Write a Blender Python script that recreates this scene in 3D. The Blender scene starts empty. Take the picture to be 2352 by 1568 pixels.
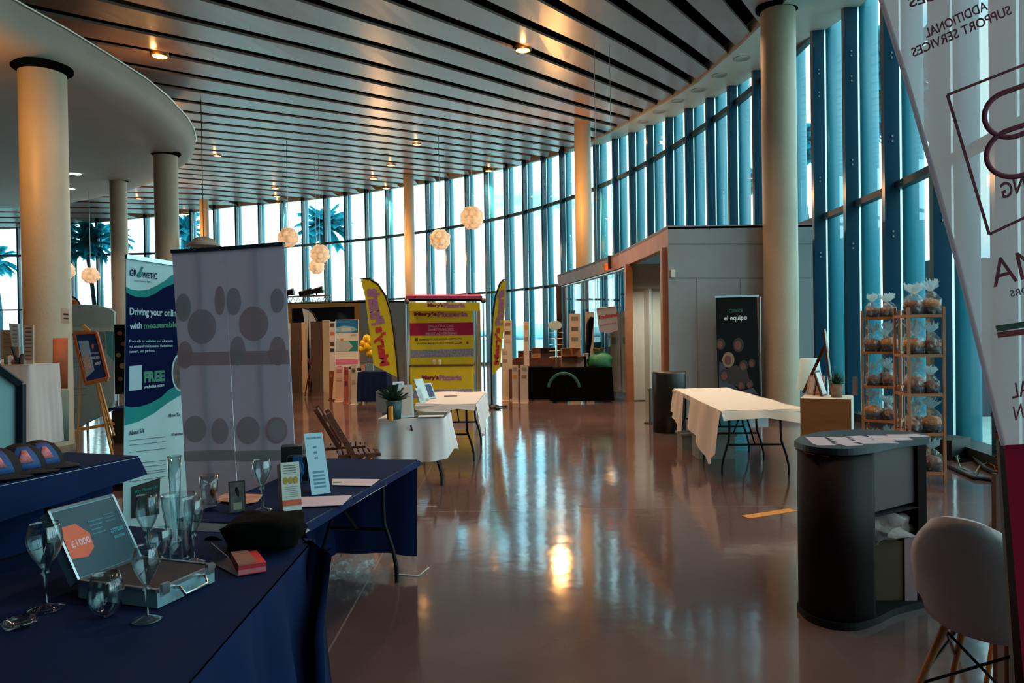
import bpy, math, random
from mathutils import Vector as V, Matrix, noise
R = random.Random(7)
PI = math.pi
S = bpy.context.scene
C = S.collection

# ------------------------------------------------------------------ camera
F = 1620.0
rho, pit = .015, 16/1620.0
EYE = V((0, 0, 1.6))
fwd = V((0, math.cos(pit), -math.sin(pit)))
up0 = V((0, math.sin(pit), math.cos(pit)))
cr = V((1, 0, 0))*math.cos(rho) - up0*math.sin(rho)
cu = up0*math.cos(rho) + V((1, 0, 0))*math.sin(rho)
cam = bpy.data.cameras.new('camera')
camo = bpy.data.objects.new('camera', cam)
C.objects.link(camo)
cam.sensor_width = 36
cam.lens = F/2352*36
cam.clip_end = 600
camo.matrix_world = Matrix(((cr.x, cu.x, -fwd.x, 0), (cr.y, cu.y, -fwd.y, 0), (cr.z, cu.z, -fwd.z, 1.6), (0, 0, 0, 1)))
S.camera = camo

# ------------------------------------------------------------------ colour management, world
S.view_settings.view_transform = 'Standard'
S.view_settings.look = 'None'
S.view_settings.exposure = 0.15
S.view_settings.gamma = 1.0
S.view_settings.use_curve_mapping = False
S.cycles.max_bounces = 7
S.cycles.diffuse_bounces = 3
S.cycles.glossy_bounces = 4
S.cycles.transmission_bounces = 8
S.cycles.transparent_max_bounces = 20
S.cycles.caustics_reflective = False
S.cycles.caustics_refractive = False
S.cycles.sample_clamp_indirect = 4.0
S.cycles.use_denoising = True

w = bpy.data.worlds.new('sky'); S.world = w; w.use_nodes = True
nt = w.node_tree; nt.nodes.clear()
def nd(nt, t, **k):
    n = nt.nodes.new(t)
    for a, b in k.items():
        if a in n.inputs: n.inputs[a].default_value = b
        else: setattr(n, a, b)
    return n
out = nd(nt, 'ShaderNodeOutputWorld'); bg = nd(nt, 'ShaderNodeBackground')
tc = nd(nt, 'ShaderNodeTexCoord'); mp = nd(nt, 'ShaderNodeMapping')
mp.inputs['Scale'].default_value = (1.2, 1.2, 7.0)
nz = nd(nt, 'ShaderNodeTexNoise'); nz.inputs['Scale'].default_value = 2.2; nz.inputs['Detail'].default_value = 5
rp = nd(nt, 'ShaderNodeValToRGB')
rp.color_ramp.elements[0].position = .28; rp.color_ramp.elements[0].color = (.16, .66, .92, 1)
rp.color_ramp.elements[1].position = .43; rp.color_ramp.elements[1].color = (.86, .97, .93, 1)
nt.links.new(tc.outputs['Generated'], mp.inputs['Vector']); nt.links.new(mp.outputs[0], nz.inputs['Vector'])
nt.links.new(nz.outputs['Fac'], rp.inputs['Fac']); nt.links.new(rp.outputs[0], bg.inputs['Color'])
bg.inputs['Strength'].default_value = 3.2
nt.links.new(bg.outputs[0], out.inputs[0])

# ------------------------------------------------------------------ rays through the photograph's geometry (used to measure places)
def ray(x, y): return cr*((x-1176)/F) + cu*((784-y)/F) + fwd
def onz(x, y, z=0.0):
    d = ray(x, y); return EYE + d*((z-1.6)/d.z)
def atY(x, y, Y):
    d = ray(x, y); return EYE + d*(Y/d.y)
class Plane:
    "vertical plane through two floor points"
    def __init__(s, a, b, off=0.0):
        s.a = V((a[0], a[1], 0)); s.b = V((b[0], b[1], 0))
        t = (s.b-s.a).normalized(); s.t = t; s.n = V((t.y, -t.x, 0))
        if s.n.y > 0: s.n = -s.n
        s.a = s.a + s.n*off; s.b = s.b + s.n*off
    def p(s, x, y, e=0.0):
        d = ray(x, y); t = (s.a-EYE+s.n*e).dot(s.n)/d.dot(s.n); return EYE + d*t
    def off(s, e): return Plane(s.a+s.n*e, s.b+s.n*e)
class GPlane:
    def __init__(s, a, b, c):
        s.a = V(a); s.n = (V(b)-V(a)).cross(V(c)-V(a)).normalized()
        if (EYE-s.a).dot(s.n) < 0: s.n = -s.n
    def p(s, x, y, e=0.0):
        d = ray(x, y); t = (s.a-EYE+s.n*e).dot(s.n)/d.dot(s.n); return EYE + d*t

# ------------------------------------------------------------------ materials
def lin(c): return c/12.92 if c <= .04045 else ((c+.055)/1.055)**2.4
def hx(h): return tuple(lin(int(h[i:i+2], 16)/255) for i in (0, 2, 4)) + (1,)
_m = {}
def mat(name, col='808080', rough=.6, metal=0.0, var=.0, scale=8.0, bump=0.0, bscale=60.0, spec=.5, emit=None, es=1.0, trans=0.0, alpha=None, sheen=0.0, coat=0.0, stretch=None, ior=1.5):
    if name in _m: return _m[name]
    m = bpy.data.materials.new(name); m.use_nodes = True; nt = m.node_tree
    b = nt.nodes['Principled BSDF']
    c = hx(col) if isinstance(col, str) else tuple(col)+(1,)
    b.inputs['Base Color'].default_value = c; b.inputs['Roughness'].default_value = rough
    b.inputs['Metallic'].default_value = metal; b.inputs['Specular IOR Level'].default_value = spec
    b.inputs['IOR'].default_value = ior
    b.inputs['Sheen Weight'].default_value = sheen; b.inputs['Coat Weight'].default_value = coat
    b.inputs['Transmission Weight'].default_value = trans
    if alpha is not None: b.inputs['Alpha'].default_value = alpha
    if emit:
        b.inputs['Emission Color'].default_value = hx(emit); b.inputs['Emission Strength'].default_value = es
    t = nd(nt, 'ShaderNodeTexCoord'); mp = nd(nt, 'ShaderNodeMapping'); nt.links.new(t.outputs['Object'], mp.inputs[0])
    if stretch: mp.inputs['Scale'].default_value = stretch
    n = nd(nt, 'ShaderNodeTexNoise'); n.inputs['Scale'].default_value = scale; n.inputs['Detail'].default_value = 4
    nt.links.new(mp.outputs[0], n.inputs['Vector'])
    v = var if var else .04
    mx = nd(nt, 'ShaderNodeMix', data_type='RGBA', blend_type='MULTIPLY'); mx.inputs[0].default_value = 1
    r = nd(nt, 'ShaderNodeValToRGB'); r.color_ramp.elements[0].position = .3; r.color_ramp.elements[1].position = .7
    r.color_ramp.elements[0].color = (1-v,)*3+(1,); r.color_ramp.elements[1].color = (1+v,)*3+(1,)
    nt.links.new(n.outputs['Fac'], r.inputs['Fac'])
    mx.inputs[6].default_value = c; nt.links.new(r.outputs[0], mx.inputs[7]); nt.links.new(mx.outputs[2], b.inputs['Base Color'])
    if bump:
        n2 = nd(nt, 'ShaderNodeTexNoise'); n2.inputs['Scale'].default_value = bscale; nt.links.new(mp.outputs[0], n2.inputs['Vector'])
        bp = nd(nt, 'ShaderNodeBump'); bp.inputs['Strength'].default_value = bump; bp.inputs['Distance'].default_value = .02
        nt.links.new(n2.outputs['Fac'], bp.inputs['Height']); nt.links.new(bp.outputs[0], b.inputs['Normal'])
    _m[name] = m; return m
def pane_mat(name, tint, refl=1.0, rough=.0, base=.06):
    m = bpy.data.materials.new(name); m.use_nodes = True; nt = m.node_tree; nt.nodes.clear()
    o = nd(nt, 'ShaderNodeOutputMaterial'); t = nd(nt, 'ShaderNodeBsdfTransparent'); g = nd(nt, 'ShaderNodeBsdfGlossy')
    t.inputs[0].default_value = tuple(tint)+(1,); g.inputs['Roughness'].default_value = rough
    f = nd(nt, 'ShaderNodeLayerWeight'); f.inputs['Blend'].default_value = .5
    pw = nd(nt, 'ShaderNodeMath', operation='POWER'); pw.inputs[1].default_value = 5.0; nt.links.new(f.outputs['Facing'], pw.inputs[0])
    a = nd(nt, 'ShaderNodeMath', operation='MULTIPLY_ADD'); a.inputs[1].default_value = refl; a.inputs[2].default_value = base; a.use_clamp = True
    x = nd(nt, 'ShaderNodeMixShader')
    nt.links.new(pw.outputs[0], a.inputs[0]); nt.links.new(a.outputs[0], x.inputs[0]); nt.links.new(t.outputs[0], x.inputs[1]); nt.links.new(g.outputs[0], x.inputs[2])
    nt.links.new(x.outputs[0], o.inputs[0]); _m[name] = m; return m
def cloth_trans(name, col, tl=.5, rough=.8, through=.0):
    m = bpy.data.materials.new(name); m.use_nodes = True; nt = m.node_tree; nt.nodes.clear()
    o = nd(nt, 'ShaderNodeOutputMaterial'); d = nd(nt, 'ShaderNodeBsdfDiffuse'); t = nd(nt, 'ShaderNodeBsdfTranslucent')
    tcn = nd(nt, 'ShaderNodeTexCoord'); wv = nd(nt, 'ShaderNodeTexNoise'); wv.inputs['Scale'].default_value = 220
    rr = nd(nt, 'ShaderNodeValToRGB'); c = hx(col)
    rr.color_ramp.elements[0].color = tuple(k*.9 for k in c[:3])+(1,); rr.color_ramp.elements[1].color = c
    nt.links.new(tcn.outputs['Object'], wv.inputs[0]); nt.links.new(wv.outputs['Fac'], rr.inputs['Fac'])
    nt.links.new(rr.outputs[0], d.inputs[0]); nt.links.new(rr.outputs[0], t.inputs[0])
    x = nd(nt, 'ShaderNodeMixShader'); x.inputs[0].default_value = tl
    nt.links.new(d.outputs[0], x.inputs[1]); nt.links.new(t.outputs[0], x.inputs[2])
    last = x
    if through:
        tr = nd(nt, 'ShaderNodeBsdfTransparent'); y = nd(nt, 'ShaderNodeMixShader'); y.inputs[0].default_value = through
        nt.links.new(x.outputs[0], y.inputs[1]); nt.links.new(tr.outputs[0], y.inputs[2]); last = y
    nt.links.new(last.outputs[0], o.inputs[0]); _m[name] = m; return m
def floor_mat():
    m = bpy.data.materials.new('polished_concrete'); m.use_nodes = True; nt = m.node_tree; b = nt.nodes['Principled BSDF']
    t = nd(nt, 'ShaderNodeTexCoord'); n = nd(nt, 'ShaderNodeTexNoise'); n.inputs['Scale'].default_value = .55; n.inputs['Detail'].default_value = 7
    nt.links.new(t.outputs['Object'], n.inputs['Vector'])
    r = nd(nt, 'ShaderNodeValToRGB'); r.color_ramp.elements[0].position = .32; r.color_ramp.elements[1].position = .70
    r.color_ramp.elements[0].color = (.075, .045, .043, 1); r.color_ramp.elements[1].color = (.145, .092, .088, 1)
    nt.links.new(n.outputs['Fac'], r.inputs['Fac'])
    # saw cut joints every six metres
    bk = nd(nt, 'ShaderNodeTexBrick'); bk.inputs['Scale'].default_value = 1; bk.offset = 0
    bk.inputs['Brick Width'].default_value = 7.2; bk.inputs['Row Height'].default_value = 7.45; bk.inputs['Mortar Size'].default_value = .006
    mpn = nd(nt, 'ShaderNodeMapping'); mpn.inputs['Rotation'].default_value = (0, 0, -.01); mpn.inputs['Location'].default_value = (2.9, 0, 0)
    nt.links.new(t.outputs['Object'], mpn.inputs[0]); nt.links.new(mpn.outputs[0], bk.inputs['Vector'])
    mx = nd(nt, 'ShaderNodeMix', data_type='RGBA'); nt.links.new(bk.outputs['Fac'], mx.inputs[0]); nt.links.new(r.outputs[0], mx.inputs[6])
    mx.inputs[7].default_value = (.20, .15, .14, 1)
    nt.links.new(mx.outputs[2], b.inputs['Base Color'])
    n2 = nd(nt, 'ShaderNodeTexNoise'); n2.inputs['Scale'].default_value = 3.0; n2.inputs['Detail'].default_value = 6; nt.links.new(t.outputs['Object'], n2.inputs['Vector'])
    mr = nd(nt, 'ShaderNodeMapRange'); mr.inputs[3].default_value = .05; mr.inputs[4].default_value = .15
    nt.links.new(n2.outputs['Fac'], mr.inputs[0]); nt.links.new(mr.outputs[0], b.inputs['Roughness'])
    n3 = nd(nt, 'ShaderNodeTexNoise'); n3.inputs['Scale'].default_value = 5.0; n3.inputs['Detail'].default_value = 2; nt.links.new(t.outputs['Object'], n3.inputs['Vector'])
    bp = nd(nt, 'ShaderNodeBump'); bp.inputs['Strength'].default_value = .06; bp.inputs['Distance'].default_value = .02
    nt.links.new(n3.outputs['Fac'], bp.inputs['Height']); nt.links.new(bp.outputs[0], b.inputs['Normal'])
    b.inputs['IOR'].default_value = 1.75
    return m

# ------------------------------------------------------------------ mesh builder
WL = {}
def tag(o, label=None, cat=None, group=None, kind=None):
    if label: o['label'] = label
    if cat: o['category'] = cat
    if group: o['group'] = group
    if kind: o['kind'] = kind
    return o
def thing(name, label, cat, loc=(0, 0, 0), group=None, kind=None):
    o = bpy.data.objects.new(name, None); C.objects.link(o); o.empty_display_size = .1
    o.location = loc; WL[o.name] = V(loc); return tag(o, label, cat, group, kind)
class B:
    def __init__(s): s.v = []; s.f = []; s.m = []; s.sm = []
    def add(s, vs, fs, mi=0, smooth=False):
        k = len(s.v); s.v += [V(p) for p in vs]
        for f in fs: s.f.append([i+k for i in f]); s.m.append(mi); s.sm.append(smooth)
        return s
    def box(s, c, d, rz=0.0, mi=0, M=None):
        c = V(c); hx_, hy, hz = d[0]/2, d[1]/2, d[2]/2
        vs = [V((x, y, z)) for z in (-hz, hz) for x, y in ((-hx_, -hy), (hx_, -hy), (hx_, hy), (-hx_, hy))]
        Rm = M if M else Matrix.Rotation(rz, 3, 'Z')
        return s.add([c+Rm@p for p in vs], [(3, 2, 1, 0), (4, 5, 6, 7), (0, 1, 5, 4), (1, 2, 6, 5), (2, 3, 7, 6), (3, 0, 4, 7)], mi)
    def prism(s, pts, ext, mi=0, smooth=False):
        "closed polygon of 3D points pushed along ext"
        n = len(pts); pts = [V(p) for p in pts]; e = V(ext)
        nrm = V((0, 0, 0))
        for i in range(n): nrm += (pts[i]).cross(pts[(i+1) % n])
        if nrm.dot(e) > 0: pts.reverse()
        s.add(pts+[p+e for p in pts], [tuple(range(n)), tuple(range(2*n-1, n-1, -1))], mi)
        k = len(s.v)-2*n
        for i in range(n):
            j = (i+1) % n; s.f.append([k+i, k+n+i, k+n+j, k+j]); s.m.append(mi); s.sm.append(smooth)
        return s
    def poly(s, xy, z0, z1, mi=0, smooth=False):
        return s.prism([(p[0], p[1], z0) for p in xy], (0, 0, z1-z0), mi, smooth)
    def tube(s, path, r, n=8, mi=0, cap=True, flat=1.0):
        path = [V(p) for p in path]; rs = r if isinstance(r, (list, tuple)) else [r]*len(path)
        rings = []; prev = None
        for i, p in enumerate(path):
            t = (path[min(i+1, len(path)-1)]-path[max(i-1, 0)]).normalized()
            a = prev if prev is not None else (V((0, 0, 1)) if abs(t.z) < .9 else V((1, 0, 0)))
            u = (a - t*a.dot(t)).normalized(); prev = u; w_ = t.cross(u)
            rings.append([p+(u*math.cos(2*PI*k/n)+w_*math.sin(2*PI*k/n)*flat)*rs[i] for k in range(n)])
        vs = [q for g_ in rings for q in g_]; fs = []
        for i in range(len(path)-1):
            for k in range(n): fs.append((i*n+k, i*n+(k+1) % n, (i+1)*n+(k+1) % n, (i+1)*n+k))
        s.add(vs, fs, mi, True)
        if cap: s.add(rings[0], [tuple(range(n-1, -1, -1))], mi); s.add(rings[-1], [tuple(range(n))], mi)
        return s
    def bar(s, a, b, wd, th, mi=0, side=None):
        "rectangular bar between two points"
        a, b = V(a), V(b); t = (b-a).normalized()
        sd = V(side) if side is not None else (V((0, 0, 1)) if abs(t.z) < .95 else V((0, 1, 0)))
        u = (sd-t*sd.dot(t)).normalized(); w_ = t.cross(u)
        q = [u*wd/2+w_*th/2, -u*wd/2+w_*th/2, -u*wd/2-w_*th/2, u*wd/2-w_*th/2]
        return s.add([a+k for k in q]+[b+k for k in q], [(3, 2, 1, 0), (4, 5, 6, 7), (0, 1, 5, 4), (1, 2, 6, 5), (2, 3, 7, 6), (3, 0, 4, 7)], mi)
    def lathe(s, prof, c=(0, 0, 0), n=24, mi=0, axis=None):
        c = V(c); vs = []; fs = []; Q = axis if axis else Matrix.Identity(3)
        for r, z in prof:
            for k in range(n): vs.append(c+Q@V((r*math.cos(2*PI*k/n), r*math.sin(2*PI*k/n), z)))
        for i in range(len(prof)-1):
            for k in range(n): fs.append((i*n+k, i*n+(k+1) % n, (i+1)*n+(k+1) % n, (i+1)*n+k))
        return s.add(vs, fs, mi, True)
    def disc(s, c, r, nrm=(0, 0, 1), n=20, mi=0, ry=None, up=None):
        c = V(c); nn = V(nrm).normalized(); a = V(up) if up else (V((0, 0, 1)) if abs(nn.z) < .9 else V((0, 1, 0)))
        v_ = (a-nn*a.dot(nn)).normalized(); u = v_.cross(nn); ry = ry or r
        return s.add([c+u*r*math.cos(2*PI*k/n)+v_*ry*math.sin(2*PI*k/n) for k in range(n)], [tuple(range(n))], mi)
    def quad(s, a, b, c, d, mi=0): return s.add([a, b, c, d], [(0, 1, 2, 3)], mi)
    def grid(s, P, mi=0, smooth=True, th=0.0):
        h, w_ = len(P), len(P[0]); vs = [V(p) for row in P for p in row]; fs = []
        for i in range(h-1):
            for j in range(w_-1): fs.append((i*w_+j, i*w_+j+1, (i+1)*w_+j+1, (i+1)*w_+j))
        s.add(vs, fs, mi, smooth)
        if th:
            s.f = s.f; nv = []
            for i in range(h):
                for j in range(w_):
                    a = vs[min(i+1, h-1)*w_+j]-vs[max(i-1, 0)*w_+j]; b = vs[i*w_+min(j+1, w_-1)]-vs[i*w_+max(j-1, 0)]
                    nv.append(vs[i*w_+j]+a.cross(b).normalized()*th)
            s.add(nv, [tuple(reversed(f)) for f in fs], mi, smooth)
            k = len(s.v)-2*h*w_; k2 = k+h*w_
            rim = [j for j in range(w_)]+[i*w_+w_-1 for i in range(1, h)]+[(h-1)*w_+j for j in range(w_-2, -1, -1)]+[i*w_ for i in range(h-2, 0, -1)]
            for q in range(len(rim)):
                a, b = rim[q], rim[(q+1) % len(rim)]; s.f.append([k+a, k2+a, k2+b, k+b]); s.m.append(mi); s.sm.append(False)
        return s
    def blob(s, c, r, n=10, mi=0, amp=.0, seed=0, sq=1.0):
        c = V(c); r = V((r, r, r)) if not hasattr(r, '__len__') else V(r); vs = []; fs = []
        for i in range(n+1):
            th = PI*i/n
            for k in range(2*n):
                ph = PI*k/n; d = V((math.sin(th)*math.cos(ph), math.sin(th)*math.sin(ph), math.cos(th)))
                f = 1+amp*noise.noise(d*2.3+V((seed*3.1, seed, 0)))
                g_ = V([math.copysign(abs(x)**sq, x) for x in d])
                vs.append(c+V((g_.x*r.x, g_.y*r.y, g_.z*r.z))*f)
        for i in range(n):
            for k in range(2*n): fs.append((i*2*n+k, (i+1)*2*n+k, (i+1)*2*n+(k+1) % (2*n), i*2*n+(k+1) % (2*n)))
        return s.add(vs, fs, mi, True)
    def build(s, name, mats, parent=None, kind=None, label=None, origin=None):
        me = bpy.data.meshes.new(name)
        loc = V((0, 0, 0))
        if parent is not None: loc = WL[parent.name]
        elif origin is not None: loc = V(origin)
        else:
            xs = [p.x for p in s.v]; ys = [p.y for p in s.v]; zs = [p.z for p in s.v]
            loc = V(((min(xs)+max(xs))/2, (min(ys)+max(ys))/2, min(zs)))
        me.from_pydata([p-loc for p in s.v], [], s.f)
        if not isinstance(mats, (list, tuple)): mats = [mats]
        for m in mats: me.materials.append(m)
        me.polygons.foreach_set('material_index', s.m); me.polygons.foreach_set('use_smooth', s.sm)
        me.update()
        o = bpy.data.objects.new(name, me); C.objects.link(o)
        if parent is not None: o.parent = parent
        else: o.location = loc
        WL[o.name] = loc
        if kind: o['kind'] = kind
        if label: o['label'] = label
        return o
def one(name, b, mats, label, cat, group=None):
    return tag(b.build(name, mats), label, cat, group)
def dup(root, loc, rz=0.0, label=None, group=None, sc=None):
    r = root.copy(); C.objects.link(r); r.location = loc; r.rotation_euler = (0, 0, rz); WL[r.name] = V(loc)
    if sc: r.scale = (sc,)*3 if not hasattr(sc, '__len__') else sc
    if label: r['label'] = label
    if group: r['group'] = group
    for ch in list(root.children):
        c = ch.copy(); C.objects.link(c); c.parent = r
        for g_ in list(ch.children):
            d = g_.copy(); C.objects.link(d); d.parent = c
    return r
# lettering: the built in font, fitted to a parallelogram O, O+U, O+W
def glyphs(txt, bold=.0):
    c = bpy.data.curves.new('t', 'FONT'); c.body = txt; c.offset = bold; c.resolution_u = 3; c.align_x = 'CENTER'
    o = bpy.data.objects.new('t', c); me = bpy.data.meshes.new_from_object(o)
    vs = [v.co.copy() for v in me.vertices]; fs = [tuple(p.vertices) for p in me.polygons]
    bpy.data.objects.remove(o); bpy.data.curves.remove(c); bpy.data.meshes.remove(me)
    x0 = min(v.x for v in vs); x1 = max(v.x for v in vs); y0 = min(v.y for v in vs); y1 = max(v.y for v in vs)
    return [((v.x-x0)/(x1-x0), (v.y-y0)/(y1-y0)) for v in vs], fs
def text(b, txt, O, U, W, mi=0, bold=.0, bend=None):
    vs, fs = glyphs(txt, bold); O, U, W = V(O), V(U), V(W)
    b.add([O+U*x+W*(y+(bend(x) if bend else 0)) for x, y in vs], fs, mi); return b
def ptext(b, txt, pl, bl, br, h, mi=0, bold=.0, e=.004, bend=None):
    "text between two pixels on a plane, h pixels tall"
    O = pl.p(*bl, e); U = pl.p(*br, e)-O; W = pl.p(bl[0], bl[1]-h, e)-O
    return text(b, txt, O, U, W, mi, bold, bend)
def pq(b, pl, pts, mi=0, e=.003):
    P = [pl.p(x, y, e) for x, y in pts]; b.add(P, [tuple(range(len(P)))], mi); return b
def plines(b, pl, x0, x1, ys, h=2, mi=0, e=.004, slope=0.0, rag=.3):
    for y in ys:
        xe = x1-(x1-x0)*rag*R.random(); pq(b, pl, [(x0, y), (xe, y+(xe-x0)*slope), (xe, y+h+(xe-x0)*slope), (x0, y+h)], mi, e)
def pell(b, pl, cx, cy, rx, ry, mi=0, e=.004, n=20, a0=0, a1=2*PI):
    P = [pl.p(cx+rx*math.cos(a0+(a1-a0)*k/n), cy-ry*math.sin(a0+(a1-a0)*k/n), e) for k in range(n+(0 if a1-a0 > 6.2 else 1))]
    b.add(P, [tuple(range(len(P)))], mi); return b

# ------------------------------------------------------------------ shared materials
conc = mat('painted_concrete', 'C0B29C', .45, var=.07, scale=2.0, bump=.15, bscale=25)
slatm = mat('ceiling_plank', (.31, .20, .172), .32, var=.05, scale=3, spec=.7)
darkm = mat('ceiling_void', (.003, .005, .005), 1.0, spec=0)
soffm = mat('white_soffit', 'B9BDB6', .5, var=.03)
mezm = mat('mezzanine_plaster', 'A59C90', .65, var=.04, scale=1.5)
finm = mat('dark_blue_mullion', (.006, .042, .080), .16, spec=.6, var=.05)
loum = mat('blue_louvre', (.015, .24, .34), .35, spec=.6, var=.06, scale=.7, stretch=(1, 1, .3))
edgem = mat('bright_joint', (.75, .85, .85), .3, metal=.6)
tranm = mat('dark_transom', (.008, .03, .045), .5)
glassm = pane_mat('window_glass', (.80, .97, 1.0), 1.0, 0, .03)
white = mat('white_paint', 'D8DAD6', .55)
black = mat('black_satin', '0C0C0E', .5)
steel = mat('brushed_steel', 'B8BCC0', .28, metal=1)
wood = mat('light_wood', 'B07A48', .5, var=.14, scale=6, stretch=(1, 1, 8))
dwood = mat('brown_wood', '5A2E18', .45, var=.2, scale=6, stretch=(1, 1, 8))
paper = mat('white_paper', 'DCE0E2', .6)
warm = mat('warm_lamp', 'FFD9A0', .4, emit='FFB050', es=9)
cool = mat('cool_lamp', 'FFFFFF', .4, emit='D8FFF4', es=6)

# ------------------------------------------------------------------ plan of the curved glass wall
A_ = [(0, 587.7), (257, 587), (361, 584), (500, 577.5), (649, 568), (706, 564.5), (798, 555), (846, 549), (933, 539), (979, 533), (1031, 524), (1124, 508), (1165.5, 499), (1211, 487.5), (1254.5, 474.5), (1324, 453), (1363, 437), (1419, 415.5), (1488, 377), (1530, 352), (1577, 321), (1623, 290.5), (1674, 252), (1700, 233), (1730, 209)]
B_ = [(1867, 513), (1970, 475), (2033, 444), (2140, 396)]
ZA, ZB = 7.7, 3.86
Wl = [V((-44, 49.0, 0)), V((-40, 49.8, 0))] + [onz(x, y, ZA) for x, y in A_] + [onz(x, y, ZB) for x, y in B_] + [V((5.9, 8.6, 0)), V((5.55, 6.4, 0)), V((5.1, 4.4, 0)), V((4.5, 2.4, 0)), V((3.7, .4, 0)), V((2.8, -1.4, 0))]
for p in Wl: p.z = 0
# smooth the measured plan
for _ in range(3):
    Wl = [Wl[0]]+[(Wl[i-1]+Wl[i]*2+Wl[i+1])/4 for i in range(1, len(Wl)-1)]+[Wl[-1]]
def wall_len():
    L = [0]
    for i in range(1, len(Wl)): L.append(L[-1]+(Wl[i]-Wl[i-1]).length)
    return L
WLN = wall_len()
def wp(s_):
    s_ = max(0, min(WLN[-1]-1e-4, s_))
    for i in range(1, len(Wl)):
        if WLN[i] >= s_:
            t = (s_-WLN[i-1])/(WLN[i]-WLN[i-1]); return Wl[i-1].lerp(Wl[i], t)
def wt(s_):
    t = (wp(s_+.6)-wp(s_-.6)).normalized(); return t, V((t.y, -t.x, 0))   # tangent and inward normal
def s_at_px(x, z):
    "arc length where the pixel column x meets the wall at height z"
    def f(q):
        p = wp(q); p = V((p.x, p.y, z))-EYE; cc = (p.dot(cr), p.dot(cu), p.dot(fwd)); return 1176+F*cc[0]/cc[2]
    best = None; q = 0
    while q < WLN[-1]:
        a, b = f(q), f(min(q+.25, WLN[-1]))
        if (a-x)*(b-x) <= 0: best = q+.25*(x-a)/(b-a+1e-9); break
        q += .25
    return best
G_ = [(-30, 3.6), (0, 4.3), (12.8, 5.85), (15.3, 6.2), (21, 6.86), (25.7, 7.46), (31.6, 8.15), (37.9, 8.70), (42.5, 8.95), (47.5, 9.05), (80, 9.1)]
def zc(X, Y):
    for (a, za), (b, zb) in zip(G_, G_[1:]):
        if a <= Y <= b: g_ = za+(zb-za)*(Y-a)/(b-a); break
    else: g_ = G_[0][1] if Y < 0 else 9.1
    return 1.6+g_-(.065*max(0, -X-19) if X < -19 else 0)
def onceil(x, y, dz=0):
    d = ray(x, y); lo, hi = .5, 90.
    for _ in range(50):
        Y = (lo+hi)/2; p = EYE+d*(Y/d.y)
        if p.z < zc(p.x, Y)+dz: lo = Y
        else: hi = Y
    return p

# room shell behind and beside the camera, the floor and the ground outside
# floor only inside the glass line
inner = [(p.x, p.y) for p in Wl]
fl = B(); fl.poly([(-46, -8), (2.8, -8)]+list(reversed(inner))+[(-46, 49)], -.12, 0)
fl.build('floor', floor_mat(), kind='structure')
outm = mat('terrace_paving', '8FA7A8', .7, var=.1, scale=3)
g = B(); g.poly([(-160, -60), (220, -60), (220, 260), (-160, 260)], -.30, -.14)
g.build('ground_outside', outm, kind='structure')
wallm = mat('dark_plaster', '4A4038', .8, var=.1)
b = B(); b.box((-20, -8.1, 3.5), (56, .2, 7.6)); b.build('wall_back', wallm, kind='structure')
b = B(); b.box((-46.1, 14, 4), (.2, 44, 8.5)); b.build('wall_left', wallm, kind='structure')
b = B(); b.quad((2.8, -1.4, 0), (3.0, -8, 0), (3.0, -8, 6.2), (2.8, -1.4, 6.2)); b.build('wall_right', wallm, kind='structure')

# window bays: pane, mullion, louvre
FX = [(45, ZA), (105, ZA), (168, ZA), (227, ZA), (283, ZA), (337, ZA), (390, ZA), (443, ZA), (497, ZA), (547, ZA), (600, ZA), (650, ZA), (700, ZA), (750, ZA), (798, ZA), (846, ZA), (893, ZA), (940, ZA), (986, ZA), (1031, ZA), (1077, ZA), (1122, ZA), (1167, ZA), (1210, ZA), (1254, ZA), (1297, ZA), (1337, ZA), (1376, ZA), (1420, ZA), (1459, ZA), (1500, ZA), (1545, ZA), (1591, ZA), (1640, ZA), (1691, ZA), (1750, ZA), (1815, 5), (1895, ZB), (1971, ZB), (2065, ZB), (2183, 2.6)]
fs_ = [s_at_px(x, z) for x, z in FX]
fs_ = [q for q in fs_ if q is not None]
q = fs_[0]-1.75
while q > .3: fs_.insert(0, q); q -= 1.75
q = fs_[-1]+1.6
while q < WLN[-1]: fs_.append(q); q += 1.6
def mullion_at(q):
    p = wp(q); t, n = wt(q); top = zc(p.x, p.y)+.3
    bays = []
    m = B()
    def vbox(n0, n1, w0, w1, z0, z1, bb, mi=0):
        c = [p+n*n0+t*(-w0/2), p+n*n0+t*(w0/2), p+n*n1+t*(w1/2), p+n*n1+t*(-w1/2)]
        bb.prism([V((a.x, a.y, z0)) for a in c], (0, 0, z1-z0), mi)
    vbox(.02, .24, .17, .12, 0, top, m)
    for zz in (top-1.2, top-1.65, 4.6, 3.1):   # fixings
        for dz in (-.04, .04):
            c = p+n*.13+t*.075; m.box((c.x, c.y, zz+dz), (.03, .03, .03))
    e = B(); vbox(-.015, .02, .15, .15, 0, top, e)
    l = B(); ring = []
    for k in range(14):
        a = 2*PI*k/14; c = p+n*(-.195+.175*math.cos(a))+t*(.115*math.copysign(abs(math.sin(a))**.6, math.sin(a))); ring.append(c)
    l.prism([V((a.x, a.y, -.14)) for a in ring], (0, 0, top+.5), 0, True)
    return m, e, l
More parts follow.
